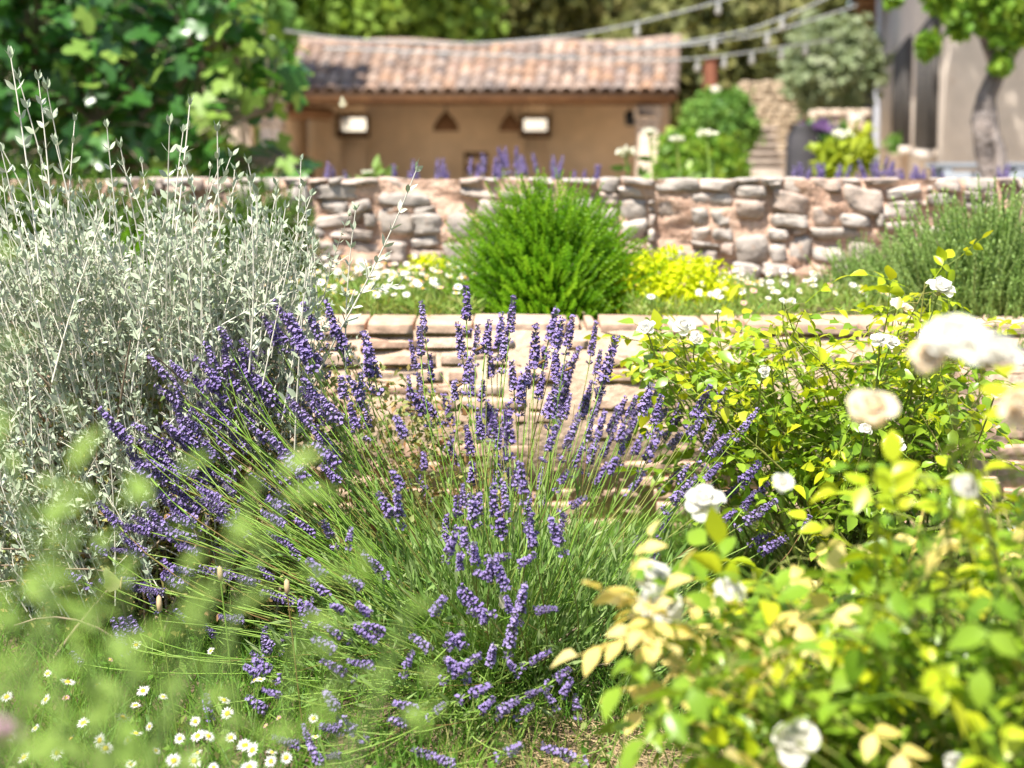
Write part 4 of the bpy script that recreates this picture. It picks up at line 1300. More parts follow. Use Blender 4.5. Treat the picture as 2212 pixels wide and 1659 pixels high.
leafy_mound('golden_shrub', 'low golden yellow shrub at the right foot of the green feathery shrub', (P(660, 300, 4.1)[0], 4.10, BED), (.24, .2, .165), 4200, .022, m_yel)
leafy_mound('golden_shrub', 'small golden yellow shrub between the white flowers and the rubble wall', (P(430, 300, 4.45)[0], 4.45, BED), (.10, .12, .13), 1500, .022, m_yel)


def daisy_clump(name, label, x0, x1, y0, y1, nleaf, heads, hmax, seed):
    r = np.random.default_rng(seed)
    root = np.array(((x0 + x1) / 2, (y0 + y1) / 2, BED))
    o = thing(name, root, label, 'daisy clump')
    px_, py_ = r.uniform(x0, x1, nleaf), r.uniform(y0, y1, nleaf)
    hz = hmax * (.55 + .3 * np.sin(px_ * 9) * np.cos(py_ * 8))
    pz_ = BED + hz * r.random(nleaf) ** .6
    part('foliage', inst(SLIM, frames(rand_dir(nleaf, .9), rand_dir(nleaf)), np.stack((px_, py_, pz_), -1), r.uniform(.02, .05, nleaf)), m_bedleaf, o, 'stuff')
    lf = leaf_t(.4, 2, .05, .1, .6)
    a = np.arange(13) * 2 * PI / 13
    d_ = np.stack((np.cos(a), np.sin(a), np.full(13, .25)), -1)
    hd = inst(lf, frames(d_, np.tile((0, 0, 1.0), (13, 1))), d_ * .002, np.full(13, .0105))
    dc = lathe([(.0045, .001), (.003, .004), (.0001, .005)], 8); dc = xf(dc, mi=1)
    me_w = mesh('flower_head', [hd, dc], [m_dpet, m_lime]); me_p = mesh('flower_head', [xf(hd, s=.85), dc], [m_dpink, m_lime])
    stems = []
    for i in range(heads):
        x, y = r.uniform(x0, x1), y0 + (y1 - y0) * r.random()
        z = BED + hmax * (.6 + .5 * r.random())
        p = np.array((x, y, z))
        place('flower_head', me_p if r.random() < .2 else me_w, o, frames((r.normal() * .3, -.55 + r.normal() * .3, 1), (0, 1, 0))[0], p, r.uniform(.7, 1.1))
        stems.append(np.array([(x, y, BED), (x + .005, y, (BED + z) / 2), p]))
    part('stems', tubes(np.array(stems), [.0008, .0008, .0007], 3), m_dstem, o, 'stuff')


daisy_clump('daisy_clump', 'mass of white daisies in the bed behind the silver bush tips', P(300, 300, 4.0)[0], P(470, 300, 4.0)[0] + .02, Y_LOW + .12, 4.6, 7500, 180, .11, 31)
daisy_clump('daisy_clump', 'loose white daisies in the bed behind the airy rose bush', P(625, 300, 4.0)[0], P(880, 300, 4.0)[0], Y_LOW + .12, 4.55, 5200, 90, .08, 32)
daisy_clump('daisy_clump', 'sparse daisies in the bed behind the leaning silver stems', P(-60, 300, 4.0)[0], P(295, 300, 4.0)[0], Y_LOW + .12, 4.6, 4200, 40, .09, 33)

# small lavender plants behind the upper wall
def wall_lavender(x, Y, top, label, ns, wpx, seed):
    r = np.random.default_rng(seed)
    root = np.array((P(x, 177, Y)[0], Y, .42))
    o = thing('lavender_plant', root, label, 'lavender', 'lavender behind the rubble wall')
    stems = []
    for i in range(ns):
        u = x + r.uniform(-wpx, wpx); v = top + abs(r.normal()) * 8
        p = P(u, min(v, 178), Y + r.uniform(-.25, .25))
        d_ = nrm(np.array(((p[0] - root[0]) * 1.2 + r.normal() * .1, r.normal() * .15, .7)))
        place('flower_spike', SPIKES[[0, 1, 5, 6][r.integers(4)]], o, frames(d_, rand_dir(1)[0])[0], p - d_ * .05, 1.4)
        stems.append(bez(root + r.normal(size=3) * (.05, .05, 0), (root + p) / 2 + (0, 0, .05), p - d_ * .05, 4)[0])
    part('stalks', tubes(np.array(stems), [.002, .002, .0016, .0014], 4), m_stalk, o, 'stuff')
    n_ = 900
    d = rand_dir(n_, .3)
    p = root + np.array((0, 0, .1)) + d * np.array((.2, .2, .16)) * (r.random(n_) ** .5)[:, None]
    part('leaves', inst(SLIM, frames(nrm(d + (0, 0, .6)), rand_dir(n_)), p, r.uniform(.04, .08, n_)), m_mound, o, 'stuff')


for i, (x, Y, top, ns, w, lab) in enumerate([
        (402, 6.0, 168, 4, 14, 'lavender with few blurred spikes behind the wall below the shed niche'),
        (432, 6.2, 165, 6, 16, 'lavender behind the rubble wall between the two shed windows'),
        (480, 6.0, 161, 8, 20, 'lavender behind the wall below the wicker lamps of the shed'),
        (518, 6.1, 154, 9, 20, 'tallest blurred lavender behind the wall above the green shrub'),
        (575, 6.2, 163, 9, 26, 'lavender behind the wall beside the shed pillar'),
        (335, 6.3, 168, 4, 12, 'sparse lavender behind the wall next to the black grill'),
        (800, 6.2, 166, 6, 14, 'lavender behind the wall in front of the dark jar'),
        (835, 6.4, 168, 8, 20, 'lavender behind the wall under the yellow potted plant'),
        (872, 6.2, 165, 12, 24, 'lavender behind the wall at the corner of the plastered house'),
        (922, 6.2, 168, 10, 26, 'lavender behind the wall before the blue-grey bench'),
        (1010, 6.4, 170, 5, 12, 'lavender behind the wall right beside the grey tree trunk')]):
    wall_lavender(x, Y, top, lab, ns, w, 600 + i)

# umbels behind the wall
for i, (u, v, Y, rp, lab) in enumerate([(707, 133, 7.2, 9, 'white umbel flower rising before the clipped round hedge'), (677, 139, 7.4, 8, 'creamy yellow umbel flower beside the shed pillar'),
                                        (626, 151, 7.0, 10, 'white umbel flower in front of the shed opening'), (650, 131, 7.3, 7, 'faded umbel flower in front of the shed pillar'), (368, 172, 6.6, 6, 'small cream umbel flower behind the wall under the shed window')]):
    c = P(u, v, Y); root = np.array((c[0] + .03, Y, .42))
    o = thing('umbel_plant', root, lab, 'flower', 'umbel flowers behind the wall')
    rad = rp / F_PX * Y
    n_ = 90
    a = rng.random(n_) * 6.28; q = np.sqrt(rng.random(n_))
    p = c + np.stack((np.cos(a) * q * rad, np.sin(a) * q * rad, -.25 * rad * q ** 2 + rng.normal(size=n_) * .1 * rad), -1)
    part('flower_head', inst(LEAF2, frames(rand_dir(n_, 1), rand_dir(n_, 1)), p, rad * .5), m_umbel, o)
    part('stalk', tubes(bez(root, (root + c) / 2 + (.02, 0, 0), c - (0, 0, .03), 5), [.006] * 5, 5), m_stalk, o)
    ray_s = np.array([np.array([c - (0, 0, .03), pp]) for pp in p[:24]])
    part('rays', tubes(ray_s, [.002, .0015], 3), m_stalk, o, 'stuff')
    n_ = 120
    p = root + np.array((0, 0, .22)) + rand_dir(n_) * np.array((.12, .12, .26)) * rng.random((n_, 1))
    part('leaves', inst(LEAF3, frames(rand_dir(n_, .4), rand_dir(n_, .6)), p, .09), m_rosem, o, 'stuff')

# ------------------------------------------------------------------ fig tree
fig_root = np.array((P(60, 177, 9.3)[0], 9.3, -.42))
fig = thing('fig_tree', fig_root, 'dark green fig tree with large lobed leaves left of the tiled shed', 'tree')
part('trunk', trunk_chunk(fig_root, fig_root + np.array((.1, 0, 1.2)), .13, .1, 7, .04, 10), m_bark, fig, smooth=True)
fork = fig_root + np.array((.1, 0, 1.15))
ends = [P(30, 60, 9.0), P(120, 40, 9.2), P(200, 60, 8.9), P(270, 110, 8.7), P(285, 160, 8.7), P(60, -60, 9.5), P(170, -50, 9.4), P(-60, 80, 9.2), P(100, 130, 8.8), P(230, 20, 9.2)]
part('limbs', [tubes(bez(fork, (fork + e) / 2 + rng.normal(size=3) * .12, e, 8), np.linspace(.055, .012, 8), 7) for e in ends], m_bark, fig, smooth=True)
FIGM = [mesh('leaf', FIG, m_fig), mesh('leaf', FIG, m_fig_l)]
fl = np.random.default_rng(9)
def fig_spot():
    while True:
        u, v = fl.uniform(-90, 306), fl.uniform(-60, 192)
        edge = 300 - max(0, v - 90) * .12 + 12 * math.sin(v * .2)
        if v < 40: edge = 262 + 14 * math.sin(v * .3)
        if 70 < v < 130: edge = 268 if v > 100 else 300
        if u > edge: continue
        if u > 225 and 92 < v < 142 and fl.random() < .85: continue
        if v > 172 and u < 150 and fl.random() < .6: continue
        return u, v
rest = []
twigs = []
for i in range(1750):
    u, v = fig_spot()
    front = i < 298
    Y = fl.uniform(8.35, 8.75) if front else fl.uniform(8.6, 10.4)
    p = P(u, v, Y)
    d_ = nrm(np.array((fl.normal() * .7, -.25 + fl.normal() * .5, -.45 + fl.normal() * .5)))
    R = frames(d_, np.array((fl.normal() * .5, -.55 + fl.normal() * .4, 1.0)))[0]
    s = fl.uniform(.10, .21)
    lite = fl.random() < (.55 if u > 215 else .08)
    if front:
        place('leaf', FIGM[1 if lite else 0], fig, R, p, s)
    else:
        rest.append(xf(FIG, R, p, s, mi=1 if lite else 0)); rest[-1]['tint'] = np.full(len(FIG['v']), fl.random())
    if i % 3 == 0:
        e = ends[int(np.argmin([np.linalg.norm(q - p) for q in ends]))]
        twigs.append(bez(e, (e + p) / 2 + (0, 0, .06), p, 4)[0])
part('leaves', rest, [m_fig, m_fig_l], fig, 'stuff')
part('twigs', tubes(np.array(twigs), np.linspace(.008, .003, 4), 4), m_bark, fig, 'stuff')

# ------------------------------------------------------------------ open shed with tiled roof
GZ = -.42
YF = 24.0
sh = thing('garden_shed', (-.4, 25.5, GZ), 'open ochre garden shed with a sagging terracotta tile roof and stone pillars', 'shed')
ze = P(480, 94, YF - .45)[2]; zr = P(480, 43, YF + 3.0)[2]
xl0, xr0 = P(284, 94, YF - .45)[0], P(678, 94, YF - .45)[0]
xl1, xr1 = P(300, 43, YF + 3)[0], P(681, 43, YF + 3)[0]
yb_ = YF + 2.9
zt = ze + (zr - ze) * .78
def wall_holes(x0, x1, z0, z1, y, th, holes):
    """wall slab with rectangular openings, butted blocks"""
    xs = sorted({x0, x1, *[h[0] for h in holes], *[h[1] for h in holes]})
    ch = []
    for a, b in zip(xs[:-1], xs[1:]):
        zz = z0
        for h in sorted([h for h in holes if h[0] <= a + 1e-6 and h[1] >= b - 1e-6], key=lambda h: h[2]):
            ch.append(box(b - a, th, h[2] - zz, ((a + b) / 2, y, (h[2] + zz) / 2))); zz = h[3]
        ch.append(box(b - a, th, z1 - zz, ((a + b) / 2, y, (z1 + zz) / 2)))
    return ch
holes = []
for (u0, u1, v0, v1) in [(340, 366, 118, 138), (524, 547, 119, 138)]:
    a, b = P(u0, v1, yb_), P(u1, v0, yb_)
    holes.append((a[0], b[0], a[2], b[2]))
part('back_wall', wall_holes(xl1 + .15, xr1 - .2, GZ, zt, yb_ + .12, .24, holes), m_plast, sh)
part('side_wall', [box(.24, 2.6, zt - .35 - GZ, (xl1 + .03, YF + 1.48, (zt - .35 + GZ) / 2))], m_plast, sh)
for h in holes:
    w_ = part('window', [box(h[1] - h[0] + .12, .06, .06, ((h[0] + h[1]) / 2, yb_ - .033, h[3] + .03)), box(.06, .06, h[3] - h[2], (h[0] - .03, yb_ - .033, (h[2] + h[3]) / 2)),
                         box(.06, .06, h[3] - h[2], (h[1] + .03, yb_ - .033, (h[2] + h[3]) / 2))], m_frame, sh)
    so = part('sill', [box(h[1] - h[0] + .02, .30, .13, ((h[0] + h[1]) / 2, yb_ + .06, h[2] + .065))], m_frame, w_, world=False)
    so.data.transform(Matrix.Translation(-sh.location))
def pillar(u0, u1, Y, cap):
    a, b = P(u0, 150, Y)[0], P(u1, 150, Y)[0]
    zt_ = ze - .16
    p = part('pillar', [box(b - a, b - a, zt_ - .34 - GZ, ((a + b) / 2, Y, (zt_ - .34 + GZ) / 2), .015)], m_pill, sh)
    c_ = part('capital', [box((b - a) * 1.28, (b - a) * 1.28, .22, ((a + b) / 2, Y, zt_ - .11), .03), box((b - a) * 1.12, (b - a) * 1.12, .12, ((a + b) / 2, Y, zt_ - .28), .02)], m_pill, p, world=False)
    c_.data.transform(Matrix.Translation(-sh.location))
pillar(637, 658, YF, True)
pillar(262, 283, YF, True)
pillar(231, 253, YF + 1.3, True)
part('beam', [box(xr0 - xl0 - .2, .24, .18, ((xl0 + xr0) / 2, YF - .02, ze - .07), .01)], m_wood, sh)
part('eave_board', [box(xr0 - xl0 - .02, .05, .15, ((xl0 + xr0) / 2, YF - .36, ze - .04))], m_wood, sh)
for i in range(11):
    x = xl0 + .15 + (xr0 - xl0 - .3) * i / 10
    part('rafter', [tubes(np.array([(x, YF - .34, ze - .03), (x, YF + 2.9, zr - .14)]), [.055, .055], 4)], m_wood, sh)
part('bracket', [tubes(np.array([P(286, 111, YF + .4), P(330, 114, YF + 1.7)]), [.12, .11], 4)], m_wood, sh)
NR, NC = 7, 30
roof = part('roof', [T([(xl0, YF - .4, ze - .02), (xr0, YF - .4, ze - .02), (xr1, YF + 3, zr - .06), (xl1, YF + 3, zr - .06),
                        (xl0, YF - .4, ze + .03), (xr0, YF - .4, ze + .03), (xr1, YF + 3, zr - .01), (xl1, YF + 3, zr - .01)],
                       [(3, 2, 1, 0), (4, 5, 6, 7), (0, 1, 5, 4), (1, 2, 6, 5), (2, 3, 7, 6), (3, 0, 4, 7)])], m_pan, sh)
def tile_mesh(seed):
    r = np.random.default_rng(seed)
    v, f = [], []
    k = 7
    for j, (z, rad) in enumerate(((0, .56), (1, .46))):
        for th in (0, .1):
            for i in range(k):
                a = PI * i / (k - 1)
                q = rad - th
                v.append((math.cos(a) * q, math.sin(a) * q * .85, z))
    for j in range(1):
        A, B, C, D = 0, k, 2 * k, 3 * k
        for i in range(k - 1):
            f += [(A + i, C + i, C + i + 1, A + i + 1), (B + i, B + i + 1, D + i + 1, D + i), (A + i, A + i + 1, B + i + 1, B + i), (C + i, D + i, D + i + 1, C + i + 1)]
    return mesh('roof_tile', T(v, f), m_tile, smooth=False)
TILE = tile_mesh(1)
for c_ in range(NC):
    for r_ in range(NR):
        t0 = r_ / NR
        s0 = (c_ + .5) / NC
        x = (xl0 + (xr0 - xl0) * s0) * (1 - t0) + (xl1 + (xr1 - xl1) * s0) * t0
        sag = -.09 * math.sin(PI * s0) * t0 - .03 * math.sin(s0 * 17) * t0
        y = YF - .47 + 3.45 * t0; zz = ze + (zr - ze) * t0 + .03 + sag + fr.normal() * .008
        d_ = nrm(np.array((((xl1 - xl0) * (1 - s0) + (xr1 - xr0) * s0) + fr.normal() * .06, 3.45, zr - ze - .16)))
        o = place('roof_tile', TILE, None, frames(d_, (fr.normal() * .04, 0, 1))[0], np.array((x, y, zz)) - np.array(sh.location), (.205, .20, .60))
        o.parent = roof
part('ridge', [tubes(np.array([(xl1 + (xr1 - xl1) * t_, YF + 3.0, zr + .02 - .09 * math.sin(PI * t_) - .03 * math.sin(t_ * 17)) for t_ in np.linspace(0, 1, 24)]), [.11] * 24, 8)], m_tile, sh)
for (u, v0, v1, w, lab) in [(446, 112, 131, 13, 'wicker bell lamp hanging in the middle of the shed'), (510, 113, 131, 11, 'wicker bell lamp beside the shed window')]:
    Y = YF + 1.9
    c = P(u, v1, Y); top = P(u, v0, Y)
    hgt = top[2] - c[2]; rad = w / F_PX * Y
    o = thing('pendant_lamp', c, lab, 'lamp', 'wicker lamps in the shed')
    part('shade', [lathe([(rad, 0), (rad * .92, hgt * .3), (rad * .6, hgt * .65), (rad * .2, hgt * .95), (.03, hgt)], 16, c), lathe([(rad * .95, .01), (rad * .86, hgt * .3), (rad * .5, hgt * .65), (.03, hgt * .9)], 16, c)], m_wick, o)
    part('cord', tubes(np.array([top, top + (0, 0, zr - top[2] - .25)]), [.012, .012], 5), m_black, o)
gp = P(298, 177, YF + 1.2)
o = thing('grill', (gp[0], YF + 1.2, GZ), 'black boxy barbecue grill at the left end of the shed', 'grill')
gt = P(298, 158, YF + 1.2)[2]
part('body', [box(.46, .5, .42, (gp[0], YF + 1.2, gt - .21), .03)], m_black, o)
part('lid_handle', [box(.3, .04, .04, (gp[0], YF + .92, gt - .12), .01)], m_pipe, o)
for sx in (-.18, .18):
    for sy in (-.2, .2):
        part('leg', [box(.05, .05, gt - .42 - GZ, (gp[0] + sx, YF + 1.2 + sy, (gt - .42 + GZ) / 2))], m_black, o)
cp = P(476, 170, YF + 1.5)
o = thing('chair', (cp[0], YF + 1.5, GZ), 'dark wooden chair standing in the shed behind the lavender', 'chair')
ct = P(476, 152, YF + 1.5)[2]
part('backrest', [box(.42, .03, .1, (cp[0], YF + 1.7, ct - .05), .01), box(.42, .03, .08, (cp[0], YF + 1.7, ct - .28), .01)], m_frame, o)
part('seat', [box(.44, .42, .04, (cp[0], YF + 1.5, GZ + .46), .01)], m_frame, o)
for sx in (-.19, .19):
    part('leg', [box(.04, .04, .44, (cp[0] + sx, YF + 1.32, GZ + .22))], m_frame, o)
    part('leg', [box(.04, .04, ct - GZ, (cp[0] + sx, YF + 1.735, (ct + GZ) / 2))], m_frame, o)
lp = P(630, 120, YF + .5)
o = thing('wall_lantern', (lp[0], YF + .5, lp[2] - .1), 'small dark lantern hanging beside the right shed pillar', 'lantern')
part('cage', [lathe([(.03, .16), (.09, .1), (.08, -.08), (.04, -.1)], 6, lp)], m_black, o)
part('hook', [tubes(np.array([lp + (0, 0, .15), lp + (0, 0, ze - .05 - lp[2])]), [.01, .01], 4)], m_black, o)

o = thing('garden_wall', (-.3, 31.5, GZ), 'pale sunlit wall seen through the shed windows', 'wall')
part('wall_core', [box(7.0, .3, 2.1, (-1.3, 31.5, GZ + 1.05))], m_pale, o)
part('coping', [box(7.1, .4, .08, (-1.3, 31.5, GZ + 2.142), .02)], m_pill, o)

# ------------------------------------------------------------------ plastered house on the right
def fac(Y):
    """facade line through the near corner, running back"""
    return 4.40 + (Y - 15.0) * .212
EAVE = 4.45
hs = thing('plastered_house', (6.5, 16, GZ), 'beige plastered house with tall grey shutters behind the tree', 'house')
A = np.array((fac(15), 15.0)); B = np.array((fac(50), 50.0)); n2 = np.array((-.978, .208))
def prism(poly, z0, z1):
    k = len(poly)
    v = [(p[0], p[1], z0) for p in poly] + [(p[0], p[1], z1) for p in poly]
    f = [tuple(range(k))[::-1], tuple(range(k, 2 * k))] + [(i, (i + 1) % k, k + (i + 1) % k, k + i) for i in range(k)]
    return T(v, f)
part('wall', [prism([A, A + (9, -.6), B + (9, 0), B], GZ, EAVE)], m_house, hs, recalc=True)
part('eave', [prism([A + n2 * .55 + (0, -.6), A + (9.5, -1.3), B + (9.5, .5), B + n2 * .55 + (0, .5)], EAVE + .003, EAVE + .12)], m_wood, hs, recalc=True)
rf = part('roof', [T([(A[0] - .7, A[1] - .7, EAVE + .12), (A[0] + 10, A[1] - 1.4, EAVE + .12), (B[0] + 10, B[1] + .6, EAVE + .12), (B[0] - .7, B[1] + .6, EAVE + .12),
                      (A[0] + 4.5, A[1] - .9, EAVE + 1.6), (B[0] + 4.5, B[1] + .6, EAVE + 1.6)], [(0, 1, 4), (1, 2, 5, 4), (2, 3, 5), (3, 0, 4, 5), (3, 2, 1, 0)])], m_pan, hs)
for i in range(13):
    Yq = 16 + i * 2.1
    b_ = np.array((fac(Yq), Yq))
    part('rafter_end', [tubes(np.array([(*b_, EAVE - .06), (*(b_ + n2 * .5), EAVE - .06)]), [.07, .07], 4)], m_wood, hs)
def on_wall(u):
    """depth at which the facade is seen in column u"""
    lo, hi = 15.0, 60.0
    for _ in range(40):
        mdl = (lo + hi) / 2
        if 512 + fac(mdl) / mdl * F_PX > u: lo = mdl
        else: hi = mdl
    return (lo + hi) / 2
for (u0, u1, vt, vb, lab) in [(861.5, 875, 84, 150, None), (894.5, 908, 46, 146, None), (919, 935, 22, 149, None)]:
    ya, yb2 = on_wall(u1), min(on_wall(u0), 49.5)
    ym = (ya + yb2) / 2
    zt_ = P((u0 + u1) / 2, vt, ym)[2]; zb_ = P((u0 + u1) / 2, vb, ym)[2]
    a = np.array((fac(ya), ya)); b = np.array((fac(yb2), yb2))
    s_ = part('shutter', [prism([a + n2 * .003, b + n2 * .003, b + n2 * .07, a + n2 * .07], zb_, zt_)], m_shut, hs, recalc=True)
    npl = 6
    for q in range(npl):
        p0 = a + (b - a) * (q + .06) / npl; p1 = a + (b - a) * (q + .94) / npl
        pl = part('plank', [prism([p0 + n2 * .072, p1 + n2 * .072, p1 + n2 * .10, p0 + n2 * .10], zb_ + .03, zt_ - .03)], m_shut, s_, recalc=True, world=False)
        pl.data.transform(Matrix.Translation(-hs.location))
    part('sill', [prism([a + n2 * .003, b + n2 * .003, b + n2 * .14, a + n2 * .14], zb_ - .14, zb_ - .01)], m_house, hs, recalc=True)
yp = on_wall(882)
pp = np.array((fac(yp), yp)) + n2 * .16
part('downpipe', [tubes(np.array([(*pp, GZ), (*pp, EAVE)]), [.075, .075], 10)], m_pipe, hs, smooth=True)
# potted plant at the wall
yq = on_wall(901) - 1.0
o = thing('wall_planter', (*(np.array((fac(yq), yq)) + n2 * .3), GZ), 'green potted plant standing against the house wall between the shutters', 'potted plant')
c = P(901, 146, yq - .3)
part('foliage', crown_chunk(c, (.17, .17, .2), 26, 22, .07, clump=.4), m_leafD, o, 'stuff')
part('pot', [lathe([(.10, GZ), (.17, GZ + .1), (.2, c[2] - .14), (.22, c[2] - .12), (.18, c[2] - .13)], 14, (c[0], c[1], 0))], m_pill, o)
# bench
bc = P(992, 160, 13.4)
o = thing('bench', (bc[0], 13.4, GZ), 'blue-grey slatted bench along the house front behind the trunk', 'bench')
bt = P(992, 163, 13.4)[2]
for q in range(3):
    part('seat_slat', [box(1.5, .12, .04, (bc[0] + .2, 13.25 + q * .14, bt - .02), .008)], m_blue, o)
for sx in (-.45, .2, .85):
    part('leg', [box(.08, .40, bt - .045 - GZ, (bc[0] + sx, 13.4, (bt - .045 + GZ) / 2))], m_blue, o)
part('front_panel', [box(1.4, .03, .24, (bc[0] + .2, 13.17, bt - .20))], m_blue, o)

# grey-barked tree in front of the house
tr = thing('mulberry_tree', (P(990, 177, 11.5)[0], 11.5, GZ), 'rough grey-barked tree with bright leaves in front of the plastered house', 'tree')
f0 = P(999, 66, 11.5)
cpts = np.array([np.array(tr.location), P(991, 176, 11.5), P(985, 150, 11.5), P(982, 120, 11.45), P(987, 95, 11.5), P(996, 75, 11.5), f0])
part('trunk', [tubes(cpts, [.115, .088, .08, .086, .074, .066, .056], 12)] + [tubes(np.array([P(1000, 178, 11.38), P(1001, 152, 11.38), P(994, 130, 11.4), P(994, 105, 11.42)]), [.05, .045, .04, .02], 7)], m_bark2, tr, smooth=True)
part('limbs', [tubes(bez(f0 - (0, 0, .05), P(988, 45, 11.4), P(975, 10, 11.3), 6), np.linspace(.06, .04, 6), 7), tubes(bez(f0 - (0, 0, .05), P(1012, 45, 11.5), P(1040, -10, 11.5), 6), np.linspace(.08, .06, 6), 8),
                tubes(bez(P(975, 10, 11.3), P(960, -60, 11.6), P(930, -160, 12), 6), np.linspace(.04, .02, 6), 6), tubes(bez(P(1040, -10, 11.5), P(1080, -80, 12), P(1120, -180, 12.5), 6), np.linspace(.06, .02, 6), 6),
                tubes(bez(P(1040, -10, 11.5), P(1150, -60, 12.5), P(1300, -120, 13), 6), np.linspace(.05, .02, 6), 6)], m_bark2, tr, smooth=True)
cr1 = crown_chunk(P(1090, -345, 12.9), (3.0, 1.7, 1.75), 150, 44, .12, clump=.15, fill=.2)
sm = []
for (u, v, r_) in [(952, 6, .12), (975, 2, .15), (990, 16, .12), (1005, 34, .1), (1015, 10, .15), (928, 42, .07), (926, 48, .05), (962, 22, .1), (1002, 62, .06), (945, -8, .13), (1010, 20, .12), (895, -6, .06), (1020, 34, .06), (1012, -6, .2), (985, -12, .2)]:
    sm.append(crown_chunk(P(u, v, 11.3), (r_, r_, r_), int(10 + r_ * 90), 16, .06, clump=.45))
part('crown', [cr1] + sm, m_leafE, tr, 'stuff')

# ------------------------------------------------------------------ between shed and house
o = thing('clipped_hedge', (P(722, 150, 19)[0], 19, GZ), 'round clipped bright green hedge ball beside the shed', 'hedge')
c = P(722, 122, 19)
part('foliage', crown_chunk(c, (.44, .42, .38), 190, 34, .075, clump=.22, fill=.5), m_leafD, o, 'stuff')
part('trunk', trunk_chunk(o.location, c, .06, .04, 5, .02), m_bark, o)
o = thing('leafy_shrub', (P(698, 170, 16)[0], 16, GZ), 'loose light green shrub below the clipped hedge ball', 'shrub')
c = P(698, 166, 16)
part('foliage', crown_chunk(c, (.48, .4, .34), 190, 30, .075, clump=.25, fill=.3), m_leafE, o, 'stuff')
part('stems', trunk_chunk(o.location, c, .04, .02, 5, .02), m_bark, o)
o = thing('iron_post', (P(709, 150, 27)[0], 27, GZ), 'rusty red-brown post standing behind the clipped hedge', 'post')
zt_ = P(709, 60, 27)[2]
part('shaft', [box(.22, .22, zt_ - GZ, (o.location.x, 27, (zt_ + GZ) / 2), .02)], m_rust, o)
part('cap', [box(.27, .27, .05, (o.location.x, 27, zt_ + .026), .015)], m_rust, o)
o = thing('stone_finial', (P(715, 95, 20)[0], 20.6, GZ), 'pale stone ball on a post above the clipped hedge', 'finial')
c = P(715, 93, 20.6)
part('ball', [lathe([(.01, -.1), (.07, -.075), (.1, 0), (.07, .075), (.01, .1)], 14, c)], m_pale, o, smooth=True)
part('post', [tubes(np.array([o.location, c - (0, 0, .09)]), [.05, .05], 8)], m_pill, o)
# stairs
st = thing('stone_steps', (P(768, 177, 21)[0], 21, GZ), 'worn stone steps rising between the hedge and the dark jar', 'steps')
for i in range(8):
    zz = GZ + .17 * (i + 1)
    xa, xb = P(746, 150, 21)[0], P(790, 150, 21)[0]
    zt2 = P(768, 176 - (i - 1) * 8.2, 21 + i * .22)[2]
    part('step', [box(xb - xa + .1, .34, .06, ((xa + xb) / 2 + .02 * math.sin(i * 2), 21 + i * .22, zt2 - .03), .012), ], m_step, st)
    part('riser', [box(xb - xa, .14, .11, ((xa + xb) / 2, 21.0 + i * .22 + .02, zt2 - .117))], m_step, st)
zt2 = P(768, 176 - 7 * 8.2, 21 + 8 * .22)[2]
part('stringer', [prism([(P(754, 150, 21)[0], 21.1), (P(786, 150, 21)[0], 21.1), (P(786, 150, 21)[0], 23.2), (P(754, 150, 21)[0], 23.2)], GZ, P(768, 172, 21)[2])], m_step, st, recalc=True)
# far sandstone wall
fw = thing('retaining_wall', (P(775, 150, 29)[0], 29, GZ), 'sunlit sandy stone wall at the top of the steps', 'stone wall')
a, b = P(738, 150, 29)[0], P(836, 150, 29)[0]
zt2 = P(775, 84, 29)[2]
part('wall_core', [box(b - a, .4, zt2 - GZ, ((a + b) / 2, 29.02, (zt2 + GZ) / 2))], m_far, fw)
wr = np.random.default_rng(3)
FARS = [stone_mesh('stone', 90 + i, m_far, 4, .4, .1) for i in range(4)]
zz = zt2 + .04
while zz > GZ + .8:
    h = wr.uniform(.09, .17); x = a
    while x < b - .05:
        w = wr.uniform(.14, .34)
        w = min(w, b - x)
        place('stone', FARS[wr.integers(4)], fw, np.array(Matrix.Rotation(wr.normal() * .09, 3, 'Y')), (x + w / 2, 28.85, zz - h / 2 + wr.normal() * .012), (w * .99, .22, h * 1.02 if zz < zt2 else h * wr.uniform(.9, 1.9))); x += w
    zz -= h
# ledge wall, white cushion
lg = thing('ledge_wall', (P(838, 150, 25)[0], 25, GZ), 'low ledge with pale coping slabs beyond the yellow plant', 'stone wall')
a, b = P(812, 120, 25)[0], P(868, 120, 25)[0]; zt2 = P(840, 110, 25)[2]
part('wall_core', [box(b - a, .4, zt2 - .12 - GZ, ((a + b) / 2, 25, (zt2 - .12 + GZ) / 2))], m_far, lg)
for q in range(4):
    part('coping', [box((b - a) / 4 - .01, .5, .12, (a + (b - a) * (q + .5) / 4, 25, zt2 - .055), .02)], m_pill, lg)
o = thing('white_cushion', P(856, 119, 24.4), 'bright white cushion lying on the edge of the ledge', 'cushion')
c = P(856, 118.5, 24.6)
part('pad', [lathe([(.02, -.06), (.12, -.045), (.14, 0), (.12, .045), (.02, .06)], 14, c)], m_petal, o, smooth=True)
